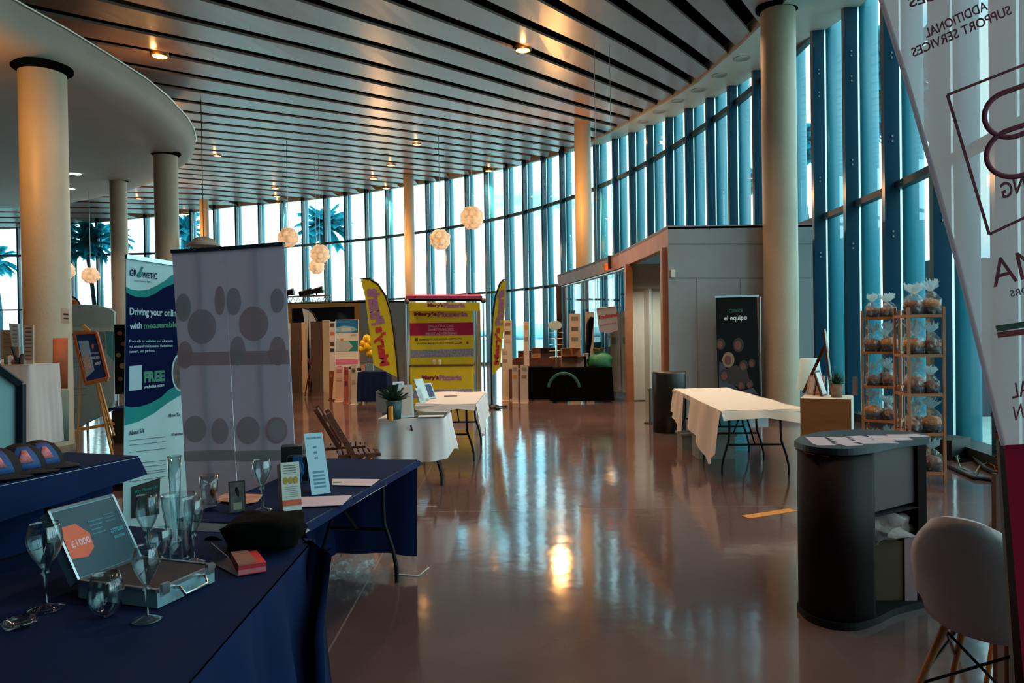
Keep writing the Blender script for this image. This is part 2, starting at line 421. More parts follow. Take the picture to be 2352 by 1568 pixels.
for i, q in enumerate(fs_):
    q2 = fs_[i+1] if i+1 < len(fs_) else WLN[-1]
    p, p2 = wp(q), wp(q2); top = min(zc(p.x, p.y), zc(p2.x, p2.y))+.25
    nm = 'window_%d' % (i+1)
    m, e, l = mullion_at(q)
    root = thing(nm, None, None, (p.x, p.y, 0), kind='structure')
    pb = B(); a, c = p, p2; nrm = V(((c-a).y, -(c-a).x, 0)).normalized()*.012
    pb.prism([V((a.x, a.y, .12)), V((c.x, c.y, .12)), V((c.x+nrm.x, c.y+nrm.y, .12)), V((a.x+nrm.x, a.y+nrm.y, .12))], (0, 0, top-.12))
    pb.build('pane', glassm, root)
    m.build('mullion', finm, root); e.build('joint_strip', edgem, root); l.build('louvre', loum, root)
def ribbon(z, h, n0, n1, s0=0.2, s1=None, zf=None, step=.8):
    bb = B(); s1 = s1 or WLN[-1]-.2; n_ = int((s1-s0)/step)
    secs = []
    for i in range(n_+1):
        q = s0+(s1-s0)*i/n_; p = wp(q); t, n = wt(q); zz = z if zf is None else zf(p)
        secs.append([V((p.x, p.y, zz))+n*n0, V((p.x, p.y, zz))+n*n1, V((p.x, p.y, zz+h))+n*n1, V((p.x, p.y, zz+h))+n*n0])
    vs = [v_ for s in secs for v_ in s]; fs = []
    for i in range(n_):
        for k in range(4): fs.append((i*4+k, i*4+(k+1) % 4, (i+1)*4+(k+1) % 4, (i+1)*4+k))
    bb.add(vs, fs); return bb
ribbon(ZA-.07, .14, -.06, .09).build('trim_1', tranm, kind='structure')
ribbon(ZB-.05, .11, -.06, .09).build('trim_2', tranm, kind='structure')
ribbon(0, .13, -.1, .28).build('baseboard_right', mat('steel_sill', '3C4648', .4, metal=.5), kind='structure')
ribbon(0, .95, -.12, .06, zf=lambda p: zc(p.x, p.y)+.02).build('trim_3', soffm, kind='structure')

# ceiling planks, gently fanned, with the dark void above them
poly_in = [(p.x, p.y) for p in Wl]+[(2.8, -8), (-45, -8), (-45, 49)]
def inside(x, y):
    r = False; n = len(poly_in)
    for i in range(n):
        (x1, y1), (x2, y2) = poly_in[i], poly_in[(i+1) % n]
        if (y1 > y) != (y2 > y) and x < (x2-x1)*(y-y1)/(y2-y1)+x1: r = not r
    return r
def band(k, X):
    m_ = 1.31-.05*k+.0012*k*k if k < 14 else .845-.018*(k-14)
    m_ = max(m_, .3)
    return 18.6+1.85*k+m_*X
cb = B()
for k in range(-13, 46):
    run = []
    X = -45.0
    def flush(run):
        if len(run) < 2: return
        P0 = [V((x, a, zc(x, a))) for x, a, c in run]; P1 = [V((x, c, zc(x, c))) for x, a, c in run]
        n_ = len(run); up_ = V((0, 0, .05))
        vs = P0+P1+[p+up_ for p in P0]+[p+up_ for p in P1]; fs = []
        for i in range(n_-1):
            fs += [(i, n_+i, n_+i+1, i+1), (i, i+1, 2*n_+i+1, 2*n_+i), (n_+i+1, n_+i, 3*n_+i, 3*n_+i+1)]
        fs += [(0, 2*n_, 3*n_, n_), (n_-1, 2*n_-1, 4*n_-1, 3*n_-1)]
        cb.add(vs, fs)
    while X < 9:
        a, c = band(k, X)+.29, band(k+1, X)-.29
        if c-a > .1 and inside(X, a) and inside(X, c): run.append((X, a, c))
        else: flush(run); run = []
        X += .4
    flush(run)
ceil = cb.build('ceiling', slatm, kind='structure')
vb = B(); P = []; cx_, cy_ = -18.0, 16.0
for f in [k/16 for k in range(17)]:
    P.append([V((cx_+(x-cx_)*f, cy_+(y-cy_)*f, zc(cx_+(x-cx_)*f, cy_+(y-cy_)*f)+.9)) for x, y in poly_in+[poly_in[0]]])
vb.grid(P, 0, False); vo = vb.build('ceiling_void', darkm, kind='structure')

# white soffit along the glass with unlit recessed spots
SE = [(1300, 345), (1355, 327), (1396, 307), (1450, 278), (1485, 257), (1524, 236), (1562, 214), (1603, 188), (1656, 142), (1705, 100), (1760, 45), (1805, 0)]
inn = [onceil(x, y, -.05) for x, y in SE]+[V((3.4, 9.0, 0)), V((2.9, 6, 0)), V((2.1, 3, 0)), V((1.0, 0, 0)), V((0, -3, 0))]
P = []
for i, p in enumerate(inn):
    # nearest wall point straight across
    best = min((((wp(q_*.2)-V((p.x, p.y, 0))).length, q_*.2) for q_ in range(int(WLN[-1]/.2))))
    o = wp(best[1]); t, n = wt(best[1]); o = o - n*.02
    row = []
    for f in (0, .33, .66, 1):
        x, y = p.x+(o.x-p.x)*f, p.y+(o.y-p.y)*f; row.append(V((x, y, zc(x, y)-.06)))
    row.insert(0, row[0]+V((0, 0, .3))); P.append(row)
sb = B(); sb.grid(P, 0, False); sb.build('trim_4', soffm, kind='structure')
lampg = 'unlit recessed spots in the white soffit'
for i, (x, y, r_) in enumerate([(1705, 133, .16), (1654, 172, .16), (1604, 206, .16), (1557, 231, .16), (1514, 256, .16), (1478, 279, .16)]):
    p = onceil(x, y, -.065); b = B(); b.lathe([(r_*1.25, -.005), (r_*1.25, -.02), (r_, -.02), (r_*.85, -.004), (0, -.003)], p, 16)
    tag(b.build('recessed_spot', mat('spot_rim', '9C9A90', .4)), None, 'ceiling light', lampg)
    bpy.context.view_layer.update
    C.objects[-1]['label'] = ['unlit round spot in white soffit, nearest the right column top', 'unlit round spot in white soffit, second from the right column top', 'unlit round spot in white soffit, third from the right column top', 'unlit round spot in white soffit, fourth from the right column top', 'unlit round spot in white soffit, fifth from the right column top', 'unlit round spot in white soffit, farthest from the right column top'][i]

# mezzanine slab at the left
ME = [(0, 85), (51, 110), (153, 156), (255, 207), (332, 247), (383, 281), (429, 321), (444, 342), (450, 362), (444, 380), (418, 398), (361, 425), (296, 445), (157, 472), (58, 490), (0, 496)]
def onmez(x, y):
    d = ray(x, y); best = None
    Y = (2.6)/(d.z/d.y-.13); return EYE+d*(Y/d.y)
far = [onmez(x, y) for x, y in ME]
for p in far:
    if p.y > 46 or p.y < 0: p.y = 46
far = [p for p in far if p.x > -44]
edge = [V((-2.9, -6, 0)), V((-4.2, 2, 0)), V((-5.2, 6, 0))]+far
outl = edge+[V((-44, 46, 0)), V((-44, -6, 0))]
mz = lambda p: 4.2+.13*p.y
n_ = len(edge); mb = B(); rows = []
cen = V((-20, 18, 0))
for i, p in enumerate(edge):
    a = edge[max(i-1, 0)]; c = edge[min(i+1, n_-1)]; t = (c-a); t.z = 0; t.normalize(); inn_ = V((-t.y, t.x, 0))
    row = []
    for dn, dz in ((.0, .55), (-.0, .38), (.05, .2), (.22, .07), (.6, 0.0), (1.2, -.02)):
        q_ = V((p.x, p.y, 0))+inn_*dn; row.append(V((q_.x, q_.y, mz(q_)+dz)))
    rows.append(row)
mb.grid(rows, 0, True)
base = [r_[-1] for r_ in rows]
mb.add(base+[V((-44, 46, mz(V((0, 46, 0))))), V((-44, -6, mz(V((0, -6, 0)))))], [tuple(range(n_+2))])
tp = [V((p.x, p.y, mz(p)+.55)) for p in edge]
mb.add(tp+[V((-44, 46, 11)), V((-44, -6, 4.5))], [tuple(reversed(range(n_+2)))])
mb.build('ceiling_mezzanine', mezm, kind='structure')
eb = B(); eb.tube([p+V((.02, 0, .01)) for p in tp], .02, 6); eb.build('trim_5', mat('slab_edge_metal', 'C8C8BC', .3, metal=.6), kind='structure')

# columns
def column(px, Y, wpx, ztop, label, lower=False, d=None, ring=True):
    dd = d or wpx*Y/F; p = atY(px, 700, Y); p.z = 0
    c = thing('column', label, 'column', (p.x, p.y, 0))
    b = B(); b.lathe([(dd/2, 0), (dd/2, ztop)], p, 40); b.build('shaft', conc, c)
    b = B(); b.lathe([(dd/2+.015, 0), (dd/2+.015, .12), (dd/2, .12)], p, 40); b.build('base_ring', mat('column_base', '6A6058', .5), c)
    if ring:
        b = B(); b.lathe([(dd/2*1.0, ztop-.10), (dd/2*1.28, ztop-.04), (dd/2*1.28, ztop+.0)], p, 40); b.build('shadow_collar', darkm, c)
    return c, p, dd
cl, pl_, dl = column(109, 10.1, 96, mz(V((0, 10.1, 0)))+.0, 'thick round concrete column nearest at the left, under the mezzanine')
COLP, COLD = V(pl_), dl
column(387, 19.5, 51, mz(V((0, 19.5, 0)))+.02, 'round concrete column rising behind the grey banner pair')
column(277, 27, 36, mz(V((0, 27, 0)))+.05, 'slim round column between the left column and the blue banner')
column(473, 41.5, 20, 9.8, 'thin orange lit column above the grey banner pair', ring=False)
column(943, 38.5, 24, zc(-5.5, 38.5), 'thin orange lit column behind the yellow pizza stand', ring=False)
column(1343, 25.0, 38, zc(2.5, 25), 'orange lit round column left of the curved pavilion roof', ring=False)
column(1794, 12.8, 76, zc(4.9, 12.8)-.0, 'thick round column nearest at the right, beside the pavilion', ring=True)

# ------------------------------------------------------------------ lights the place has: ceiling downlights
LAMPS = [(367, 128, 'beside the mezzanine edge, nearest of all', 1), (1201, 114, 'in the near slats, large and bright', 1), (499, 357, 'just right of the mezzanine nose', 1), (957, 331, 'in the middle slats above the thin column', 1), (1340, 316, 'at the foot of the white soffit', 1), (898, 379, 'between the middle lamp and the window head', 0), (858, 410, 'left of the thin column near the window head', 0), (1123, 392, 'right on the window head right of the thin column', 0), (887, 432, 'touching the window head left of the thin column', 0), (632, 432, 'topmost of the vertical trio', 0), (636, 451, 'middle one of the vertical trio', 0), (639, 466, 'lowest of the vertical trio', 0), (320, 456, 'seen between two columns under the mezzanine', 0), (428, 492, 'above the left end of the grey banner', 0), (170, 519, 'on the window head right of the left column', 0)]
def spot(p, power, col, size=1.9, rad=.12):  # serves the visible downlights and the added unseen fill spots
    l = bpy.data.lights.new('downlight', 'SPOT'); l.energy = power; l.color = col; l.spot_size = size; l.spot_blend = .8; l.shadow_soft_size = rad
    o = bpy.data.objects.new('lamp_or_fill_spot', l); C.objects.link(o); o.location = p; return o
for x, y, where, big in LAMPS:
    p = onceil(x, y, -.03); r_ = .16 if big else .2
    t = thing('ceiling_lamp', 'glowing warm round downlight '+where, 'ceiling light', tuple(p), 'warm downlights in the slatted ceiling')
    b = B(); b.lathe([(r_*1.15, .10), (r_*1.15, -.02), (r_, -.03), (r_*.98, .1)], p, 20); b.build('rim', mat('lamp_rim', '6E4A28', .4, metal=.5), t)
    b = B(); b.disc(p+V((0, 0, -.015)), r_*.96, (0, 0, -1), 20); b.build('lens', warm, t)
    o = spot(p+V((0, 0, -.06)), 1900 if big else 1500, (1, .58, .28)); 
    # small upward spill that lights the plank beside the lamp
    l = bpy.data.lights.new('spill', 'POINT'); l.energy = 4 if big else 3; l.color = (1, .5, .16); l.shadow_soft_size = .05
    o = bpy.data.objects.new('lamp_spill', l); C.objects.link(o); o.location = p+V((0, -.25, -.12))
for x, y, where in ((172, 396, 'right of the left column'), (57, 466, 'left of the left column'), (160, 431, 'peeping from behind the left column')):
    p = onmez(x, y); p.z -= .02
    t = thing('mezzanine_lamp', 'cool white flush downlight in mezzanine underside '+where, 'ceiling light', tuple(p), 'cool downlights under the mezzanine')
    b = B(); b.lathe([(.24, .0), (.24, -.03), (.2, -.03)], p, 20); b.build('rim', white, t)
    b = B(); b.disc(p+V((0, 0, -.025)), .2, (0, 0, -1), 20); b.build('lens', cool, t)
    spot(p+V((0, 0, -.06)), 120, (.9, 1, .95))
# unseen warm fill spots added under the ceiling to brighten tables and floor
for p in ((-1.5, 7.0), (1.6, 9.0), (-6.5, 4.5), (-4, 9.5), (1.0, 4.0), (-12, 12), (-14, 24), (-20, 30), (4.2, 13.5), (3.2, 17), (2.9, 8.2), (2.2, 11), (-4, 13), (-7, 18)):
    z_ = (zc(*p) if p[0] > -6 else mz(V((0, p[1], 0))))-.08
    spot(V((p[0], p[1], z_)), 260, (1, .60, .34), 2.0)
# unseen warm point lights beside the columns, turning them orange
for x, y, Y, e in ((943, 560, 37.6, 260), (473, 540, 40.6, 240), (1343, 470, 24.2, 260), (140, 330, 9.3, 75)):
    p = atY(x-16, y, Y); l = bpy.data.lights.new('unseen_wash', 'POINT'); l.energy = e; l.color = (1, .45, .12); l.shadow_soft_size = .2
    o = bpy.data.objects.new('unseen_column_wash', l); C.objects.link(o); o.location = p+V((-.8, -1.0, 0))

# ------------------------------------------------------------------ artichoke pendants
petal = cloth_trans('pendant_petal', 'FFFDF6', .6)
def pendant(px, py, rpx, Y, label, seed):
    p = atY(px, py, Y); r_ = 1.12*rpx*Y/F; rr = random.Random(seed)
    t = thing('pendant_lamp', label, 'pendant lamp', tuple(p), 'clustered petal pendants before the windows')
    b = B(); b.tube([p+V((0, 0, r_*.8)), V((p.x, p.y, zc(p.x, p.y)))], .012, 5); b.build('cord', steel, t)
    b = B(); b.blob(p, r_*.55, 8); b.build('core', mat('pendant_core', 'C88850', .5, emit='FFC890', es=2.2), t)
    k = 0
    for ring, (el, n_) in enumerate(((-60, 5), (-20, 8), (20, 8), (58, 5))):
        for i in range(n_):
            az = 2*PI*(i+.5*ring)/n_+rr.uniform(-.15, .15); e_ = math.radians(el)
            d = V((math.cos(e_)*math.cos(az), math.cos(e_)*math.sin(az), math.sin(e_)))
            u = d.cross(V((0, 0, 1))).normalized(); v_ = u.cross(d)
            P = []
            for a in range(7):
                fa = a/6*2-1; row = []
                for c in range(7):
                    fc = c/6*2-1; rad = math.sqrt(fa*fa+fc*fc); s_ = 1 if rad < 1e-6 else max(abs(fa), abs(fc))/rad
                    row.append(p+d*r_*(.98-.25*min(1, rad)**2)+(u*fc*s_+v_*fa*s_)*r_*.40)
                P.append(row)
            bb = B(); bb.grid(P, 0, True); bb.build('petal', petal, t); k += 1
pendant(1084, 500, 26, 26, 'white petal pendant lamp hanging highest, right of the thin column', 1)
pendant(1011, 550, 23, 27, 'white petal pendant lamp just right of the thin column', 2)
pendant(662, 545, 22, 28, 'white petal pendant lamp at the grey banner pair\'s top corner', 3)
pendant(735, 583, 21, 31, 'white petal pendant lamp in front of the palm trunk, upper of two', 4)
pendant(727, 612, 17, 34, 'small white petal pendant lamp in front of the palm, lower of two', 5)
pendant(208, 632, 18, 32, 'white petal pendant lamp seen right of the left column', 6)
pendant(150, 622, 20, 30, 'white petal pendant lamp half hidden by the left column', 7)
# wide grey cone lampshade peeping above the grey banners
p = atY(468, 566, 20); t = thing('cone_pendant', 'wide pale grey cone lampshade peeping over the grey banner pair', 'pendant lamp', tuple(p))
b = B(); b.lathe([(.06, .28), (.25, .22), (.48, 0), (.46, 0), (.2, .2)], p, 28); b.build('lamp_shade', mat('grey_shade', 'A8A8A4', .6), t)
b = B(); b.tube([p+V((0, 0, .28)), V((p.x, p.y, zc(p.x, p.y)))], .01, 5); b.build('cord', black, t)

# ------------------------------------------------------------------ outside: palms, hills, buildings
leafm = cloth_trans('palm_leaf', '2C9FB4', .55); trunkm = mat('palm_trunk', (.02, .10, .15), .8, var=.3, scale=3)
def palm(px, py, Y, rpx, label, n_=26, seed=1, green=None):
    p = atY(px, py, Y); r_ = rpx*Y/F; rr = random.Random(seed)
    t = thing('palm_tree', label, 'palm tree', (p.x, p.y, -.14), 'palm trees outside the glass')
    WL[t.name] = V((p.x, p.y, -.14))
    b = B(); b.tube([V((p.x+.3*math.sin(k*.5), p.y, -.14+(p.z+.14)*k/8)) for k in range(9)], [r_*.10-.004*k*r_ for k in range(9)], 10); b.build('trunk', trunkm, t)
    b = B()
    for i in range(n_):
        az = 2*PI*i/n_+rr.uniform(-.2, .2); el = rr.uniform(-.5, 1.25); L = r_*rr.uniform(.85, 1.1)
        d = V((math.cos(az)*math.cos(el), math.sin(az)*math.cos(el), math.sin(el)))
        pts = []; q = V(p); dd = V(d)
        for k in range(7): pts.append(V(q)); q = q+dd*L/6; dd = (dd+V((0, 0, -.16))).normalized()
        b.tube(pts, [.03*r_*(1-k/8) for k in range(7)], 4, cap=False)
        # fan leaf made of many narrow blades
        for k in range(2, 7):
            for sgn in (-1, 1):
                for jj in range(3):
                    pt = pts[k-1].lerp(pts[k], jj/3); tg = (pts[k]-pts[k-1]).normalized(); sd = tg.cross(V((0, 0, 1)))
                    if sd.length < .05: sd = V((1, 0, 0))
                    sd.normalize(); tip = pt+(tg*.7+sd*sgn*1.0+V((0, 0, -.45)))*r_*.27
                    wv = tg*r_*.10; b.add([pt-wv, pt+wv, tip], [(0, 1, 2)])
    b.build('crown', green or leafm, t)
palm(745, 520, 62, 62, 'blue toned fan palm outside, framed by the middle panes', 46, 3)
palm(428, 530, 60, 50, 'fan palm outside, behind the column over the grey banners', 30, 4)
palm(205, 560, 50, 55, 'dense fan palm outside, right of the left column', 40, 5)
palm(262, 545, 66, 42, 'second fan palm outside, beside the slim column', 30, 8)
palm(-8, 600, 62, 44, 'fan palm outside cut by the left picture edge', 26, 6)
palm(2040, 200, 22, 150, 'tall palm outside the right windows, behind the leaning banner', 40, 9)
palm(1738, 410, 40, 40, 'palm outside just left of the thick right column', 26, 10)
palm(1845, 330, 26, 60, 'palm outside just right of the thick right column', 26, 11)
hedge = mat('hedge_green', (.02, .20, .10), .8, var=.4, scale=2)
b = B()
for k in range(26): b.blob((9.5+k*.9+R.uniform(-.3, .3), 24+R.uniform(-1, 1)-k*.1, .4), (1.1, 1, 1.3), 6, 0, .5, k)
tag(b.build('hedge', hedge), 'green clipped hedge outside the rightmost window', 'hedge')
b = B()
for k in range(-40, 60): b.blob((k*4.2, 235, 2), (6, 6, 2.2+2*noise.noise(V((k*.2, 0, 0)))), 5)
tag(b.build('distant_hills', mat('far_blue', (.35, .70, .85), .9)), None, None, None, 'structure')
# dark kiosk outside behind the pastry racks
p0 = onz(1945, 1010, 0); 
b = B(); b.box((9.6, 14.0, 1.4), (2.6, .5, 3.1)); 
tag(b.build('dark_kiosk', mat('dark_kiosk', (.004, .02, .04), .6)), 'dark outdoor kiosk seen through the glass behind the pastry racks', 'kiosk')
# white van outside far right
t = thing('white_van', 'small white van parked outside beyond the hedge at right', 'van', (15.0, 19.0, -.14))
b = B(); b.prism([(14.2, 18.2, .25), (17.8, 18.2, .25), (17.8, 18.2, 1.9), (15.4, 18.2, 1.9), (14.6, 18.2, 1.1), (14.2, 18.2, 1.0)], (0, 1.7, 0)); b.build('body', white, t)
b = B(); b.prism([(15.5, 18.19, 1.15), (17.4, 18.19, 1.15), (17.4, 18.19, 1.7), (15.75, 18.19, 1.7)], (0, -.02, 0)); b.build('side_window', black, t)
for x in (15.0, 17.1):
    b = B(); b.tube([(x, 18.15, .2), (x, 18.4, .2)], .33, 18); b.build('wheel', black, t)

# ------------------------------------------------------------------ curved pavilion at the right
ZT = 3.54
# plan measured at roof height
PV = [onz(x, y, ZT) for x, y in ((1280, 633), (1350, 609), (1420, 583), (1485, 549), (1534, 521))]
PR = atY(1866, 520, PV[-1].y); PV2 = PV+[PR]
for p in PV2: p.z = 0
pavw = mat('pavilion_panel', '8C949A', .5, var=.05, scale=2, bump=.08, bscale=15); pavwood = mat('pavilion_wood', '9C6844', .5, var=.12, scale=5)
root = thing('pavilion', 'curved roofed pavilion with pale panelled walls and brown beam', 'pavilion', tuple(PV[-1]))
backx = [V((8.0-2.3, 21.5, 0)), V((PV[0].x+1.6, PV[0].y+.6, 0))]
roofp = PV2+[V((5.6, 15.5, 0)), V((5.1, 19.5, 0))]+[V((4.2, 22.6, 0))]
b = B(); b.poly([(p.x, p.y) for p in roofp], ZT-.04, ZT+.02); b.build('roof', pavw, root)
def wallseg(bb, a, c, z0, z1, th=.12, mi=0):
    t = (c-a).normalized(); n = V((t.y, -t.x, 0)); n = n if n.y < 0 or abs(n.y) < .01 else -n
    bb.prism([V((a.x, a.y, z0)), V((c.x, c.y, z0)), V((c.x, c.y, z1)), V((a.x, a.y, z1))], -n*th, mi)
b = B()
for a, c in zip(PV, PV[1:]): wallseg(b, a, c, ZT-.36, ZT+.03, .16)
b.build('curved_beam', pavwood, root)
def post(p, wd=.16, mt=pavwood, z1=ZT-.36):
    b = B(); b.box((p.x, p.y+.06, z1/2), (wd, .2, z1)); b.build('post', mt, root)
def onfront(x):
    "floor point of the curved front under pixel column x"
    best = None
    for a, c in zip(PV, PV[1:]):
        for k in range(21):
            p = a.lerp(c, k/20); d = p+V((0, 0, 1.6))-EYE; xx = 1176+F*d.dot(cr)/d.dot(fwd)
            if best is None or abs(xx-x) < best[0]: best = (abs(xx-x), p)
    return best[1]
pa, pb_, pc = onfront(1284), onfront(1446), onfront(1531)
for p in (pa, pb_, pc): post(p)
# frontal wall
b = B(); wallseg(b, PV[-1], PR, 0, ZT, .14); b.build('front_wall', pavw, root)
fp = Plane(PV[-1], PR, .004)
b = B()
for y in (559, 637): pq(b, fp, [(1536, y), (1866, y), (1866, y+1.6), (1536, y+1.6)])
for x in (1600, 1700, 1760): pq(b, fp, [(x, 637), (x+1.2, 637), (x+4.2, 960), (x+3, 960)])
b.build('panel_joint', mat('panel_joint', '6C726E', .7), root)
b = B(); wallseg(b, PR, V((5.6, 15.5, 0)), 0, ZT, .1); b.build('side_wall', mat('pavilion_dark', '1E2A2E', .6), root)
# recessed white double door between the posts
dd = V((0, .7, 0))
b = B(); wallseg(b, pb_+V((.05, .75, 0)), pc+V((.3, 3.2, 0)), 0, ZT-.5, .08)
b.build('inner_wall', mat('recess_wall', 'D9DCCB', .55), root)
dp = Plane(V((pb_.x+.05, pb_.y-.35+.5, 0)), V((pc.x+.6, pb_.y+.15, 0)))
b = B(); wallseg(b, V((pb_.x+.06, pb_.y+.25, 0)), V((pb_.x+1.25, pb_.y+.25, 0)), 0.02, 2.62, .06); b.build('door_leaf', mat('recess_door', 'E2E6D2', .5), root)
dp = Plane(V((pb_.x, pb_.y+.25, 0)), V((pb_.x+1, pb_.y+.25, 0)), .003)
b = B(); pq(b, dp, [(1497, 660), (1498.5, 660), (1499.5, 922), (1498, 922)]); b.build('door_gap', mat('door_gap', '8C9488', .7), root)
b = B(); wallseg(b, V((pb_.x+.06, pb_.y+.10, 0)), V((pb_.x+1.6, pb_.y+.10, 0)), 2.62, ZT-.35, .5); b.build('bulkhead', mat('bulkhead', 'B8AC98', .6), root)
spot(V((pb_.x+.55, pb_.y-1.1, 3.05)), 110, (1, .96, .86), 2.6)  # unseen spot added to brighten the recessed door
# glass front
b = B()
gl = []
for k in range(9): 
    f = k/8; x = 1290+(1440-1290)*f; gl.append(onfront(x))
for a, c in zip(gl, gl[1:]):
    if (c-a).length > .01: wallseg(b, a+V((.05, .05, 0)), c+V((.05, .05, 0)), .1, ZT-.36, .015)
b.build('glass_front', pane_mat('pavilion_glass', (.62, .70, .72), 1.2, 0, .06), root)
b = B(); b.tube([V((p.x+.03, p.y, ZT-.40)) for p in gl], .03, 6); b.build('glass_rail', steel, root)
b = B(); wallseg(b, V((gl[0].x+.2, gl[0].y+.3, 0)), V((pb_.x+.3, pb_.y+3.5, 0)), 0, 2.35, .1); b.build('rear_partition', mat('rear_partition', '3E3A3A', .8), root)
# small cctv box and orange beacon on the beam, white sensor on the wall
p = atY(1394, 613, onfront(1394).y-.25)
t = thing('beam_speaker', 'black box speaker with orange light on the pavilion beam', 'speaker', tuple(p))
b = B(); b.box(p+V((.1, 0, .12)), (.16, .16, .34)); b.build('housing', black, t)
b = B(); b.box(p+V((-.02, -.06, 0)), (.07, .06, .16)); b.build('beacon', mat('orange_beacon', 'FF5A10', .4, emit='FF5A10', es=.8), t)
p = fp.p(1546, 628, .03); one('wall_sensor', B().box(p, (.07, .05, .14)), white, 'small white sensor box on pavilion wall near its left corner', 'sensor')
# el equipo banner
bp = Plane((PV[-1].x, PV[-1].y-.5), (PR.x, PR.y-.5))
t = thing('team_banner', 'black roll-up banner reading el equipo with people photo', 'banner', tuple(bp.p(1690, 905)*1.0)); 
WL[t.name] = V(t.location)
b = B(); P4 = [bp.p(1644, 683), bp.p(1738, 680), bp.p(1746, 925), bp.p(1650, 928)]; b.prism(P4, bp.n*-.01); b.build('sheet', mat('black_print', '060809', .7, spec=.15), t)
b = B(); b.bar(bp.p(1641, 682), bp.p(1742, 679), .03, .04); b.build('top_rail', steel, t)
b = B(); q_ = bp.p(1698, 930); b.box((q_.x, q_.y, .05), (.95, .22, .1)); b.build('foot', steel, t)
b = B(); q2 = bp.p(1744, 800, -.03); b.tube([V((q2.x+.02, q2.y, .05)), V((q2.x+.02, q2.y, 2.2))], .015, 8); b.build('pole', steel, t)
b = B(); ptext(b, 'el equipo', bp, (1663, 739), (1716, 737), 14, 0, .02); b.build('lettering', paper, t)
b = B(); ptext(b, 'conoce', bp, (1674, 718), (1706, 717), 8, 0, .02); b.build('green_lettering', mat('green_print', '1E5A44', .6), t)
b = B(); rr = random.Random(3)
skin = mat('print_skin', '6A3424', .6); hair = mat('print_hair', '2A1610', .6); shirt = mat('print_shirt', '343848', .6); bl2 = mat('print_blond', '8A6A4C', .6)
for cx, cy, s_, hm in ((1655, 788, 9, 0), (1696, 790, 11, 1), (1673, 824, 12, 2), (1708, 838, 9, 1), (1727, 832, 7, 0), (1703, 882, 8, 0), (1722, 880, 7, 1), (1664, 860, 10, 1)):
    pell(b, bp, cx, cy+2, s_*1.15, s_*1.5, 1 if hm < 2 else 3, .004+cy*1e-6); pell(b, bp, cx-1, cy+3, s_*.7, s_*.95, 0, .005+cy*1e-6)
pq(b, bp, [(1651, 905), (1652, 830), (1664, 835), (1680, 880), (1700, 900), (1730, 890), (1740, 905)], 2, .0035)
pq(b, bp, [(1662, 850), (1690, 838), (1715, 850), (1722, 872), (1700, 890), (1672, 880)], 1, .0037)
b.build('people_print', [skin, hair, shirt, bl2], t)

# ------------------------------------------------------------------ tables, cloths, chairs: makers
tabletop_m = mat('table_top', 'D6D6D2', .5); blackmetal = mat('black_steel', '101214', .35, metal=.6)
def folding_table(c, L, W, rz, label, z=.74, group=None, topm=None, drop=0.0):
    c = V((c[0], c[1], 0)); t = thing('folding_table', label, 'table', tuple(c), group)
    M = Matrix.Rotation(rz, 3, 'Z'); P = lambda x, y, zz: c+M@V((x, y, zz))
    b = B(); b.box(P(0, 0, z-.02), (W, L, .04), rz); b.build('table_top', topm or tabletop_m, t)
    for sy in (-1, 1):
        for sx in (-1, 1):
            b = B(); y = sy*(L/2-.28); x = sx*(W/2-.14)
            b.tube([P(x, y, z-.05), P(x, y, .48), P(x*1.03, y, .38), P(x+sx*.06, y, .22), P(x+sx*.085, y, .10), P(x+sx*.085, y, 0)], .014, 8)
            b.build('leg', blackmetal, t)
        b = B(); b.tube([P(-(W/2-.13), y, .34), P(W/2-.13, y, .34)], .012, 6); b.tube([P(0, y, .34), P(0, y-sy*.42, z-.05)], .010, 6)
        b.tube([P(-(W/2-.14), y, z-.06), P(W/2-.14, y, z-.06)], .012, 6)
        b.build('brace', blackmetal, t)
    return t, P
def skirt(b, top, out, hem, waves=9, amp=.03, n=60, seed=0, mi=0, rows=8, phase=0.0):
    "cloth falling from the polyline top; out(p) pushes outwards; hem(f) gives the hem height at fraction f"
    top = [V(p) for p in top]; L = [0]
    for i in range(1, len(top)): L.append(L[-1]+(top[i]-top[i-1]).length)
    def at(f):
        s_ = f*L[-1]
        for i in range(1, len(top)):
            if L[i] >= s_-1e-9:
                return top[i-1].lerp(top[i], (s_-L[i-1])/max(1e-9, L[i]-L[i-1]))
        return top[-1]
    P = []
    for r_ in range(rows+1):
        v_ = r_/rows; row = []
        for k in range(n+1):
            f = k/n; p = at(f); a = at(max(0, f-.01)); c = at(min(1, f+.01)); t = (c-a).normalized(); nn = V((t.y, -t.x, 0))*out
            z = p.z+(hem(f)-p.z)*v_
            wv = amp*(v_**.8)*(.6+math.sin(f*waves*2*PI+phase)+.5*math.sin(f*waves*3.7+seed))
            q_ = p+nn*(.008+max(-.004, wv)+.03*v_); row.append(V((q_.x, q_.y, z)))
        P.append(row)
    b.grid(P, mi, True)
def lerp_hem(pts):
    def f(x):
        for (a, za), (c, zb) in zip(pts, pts[1:]):
            if a <= x <= c: return za+(zb-za)*(x-a)/(c-a+1e-9)
        return pts[-1][1]
    return f
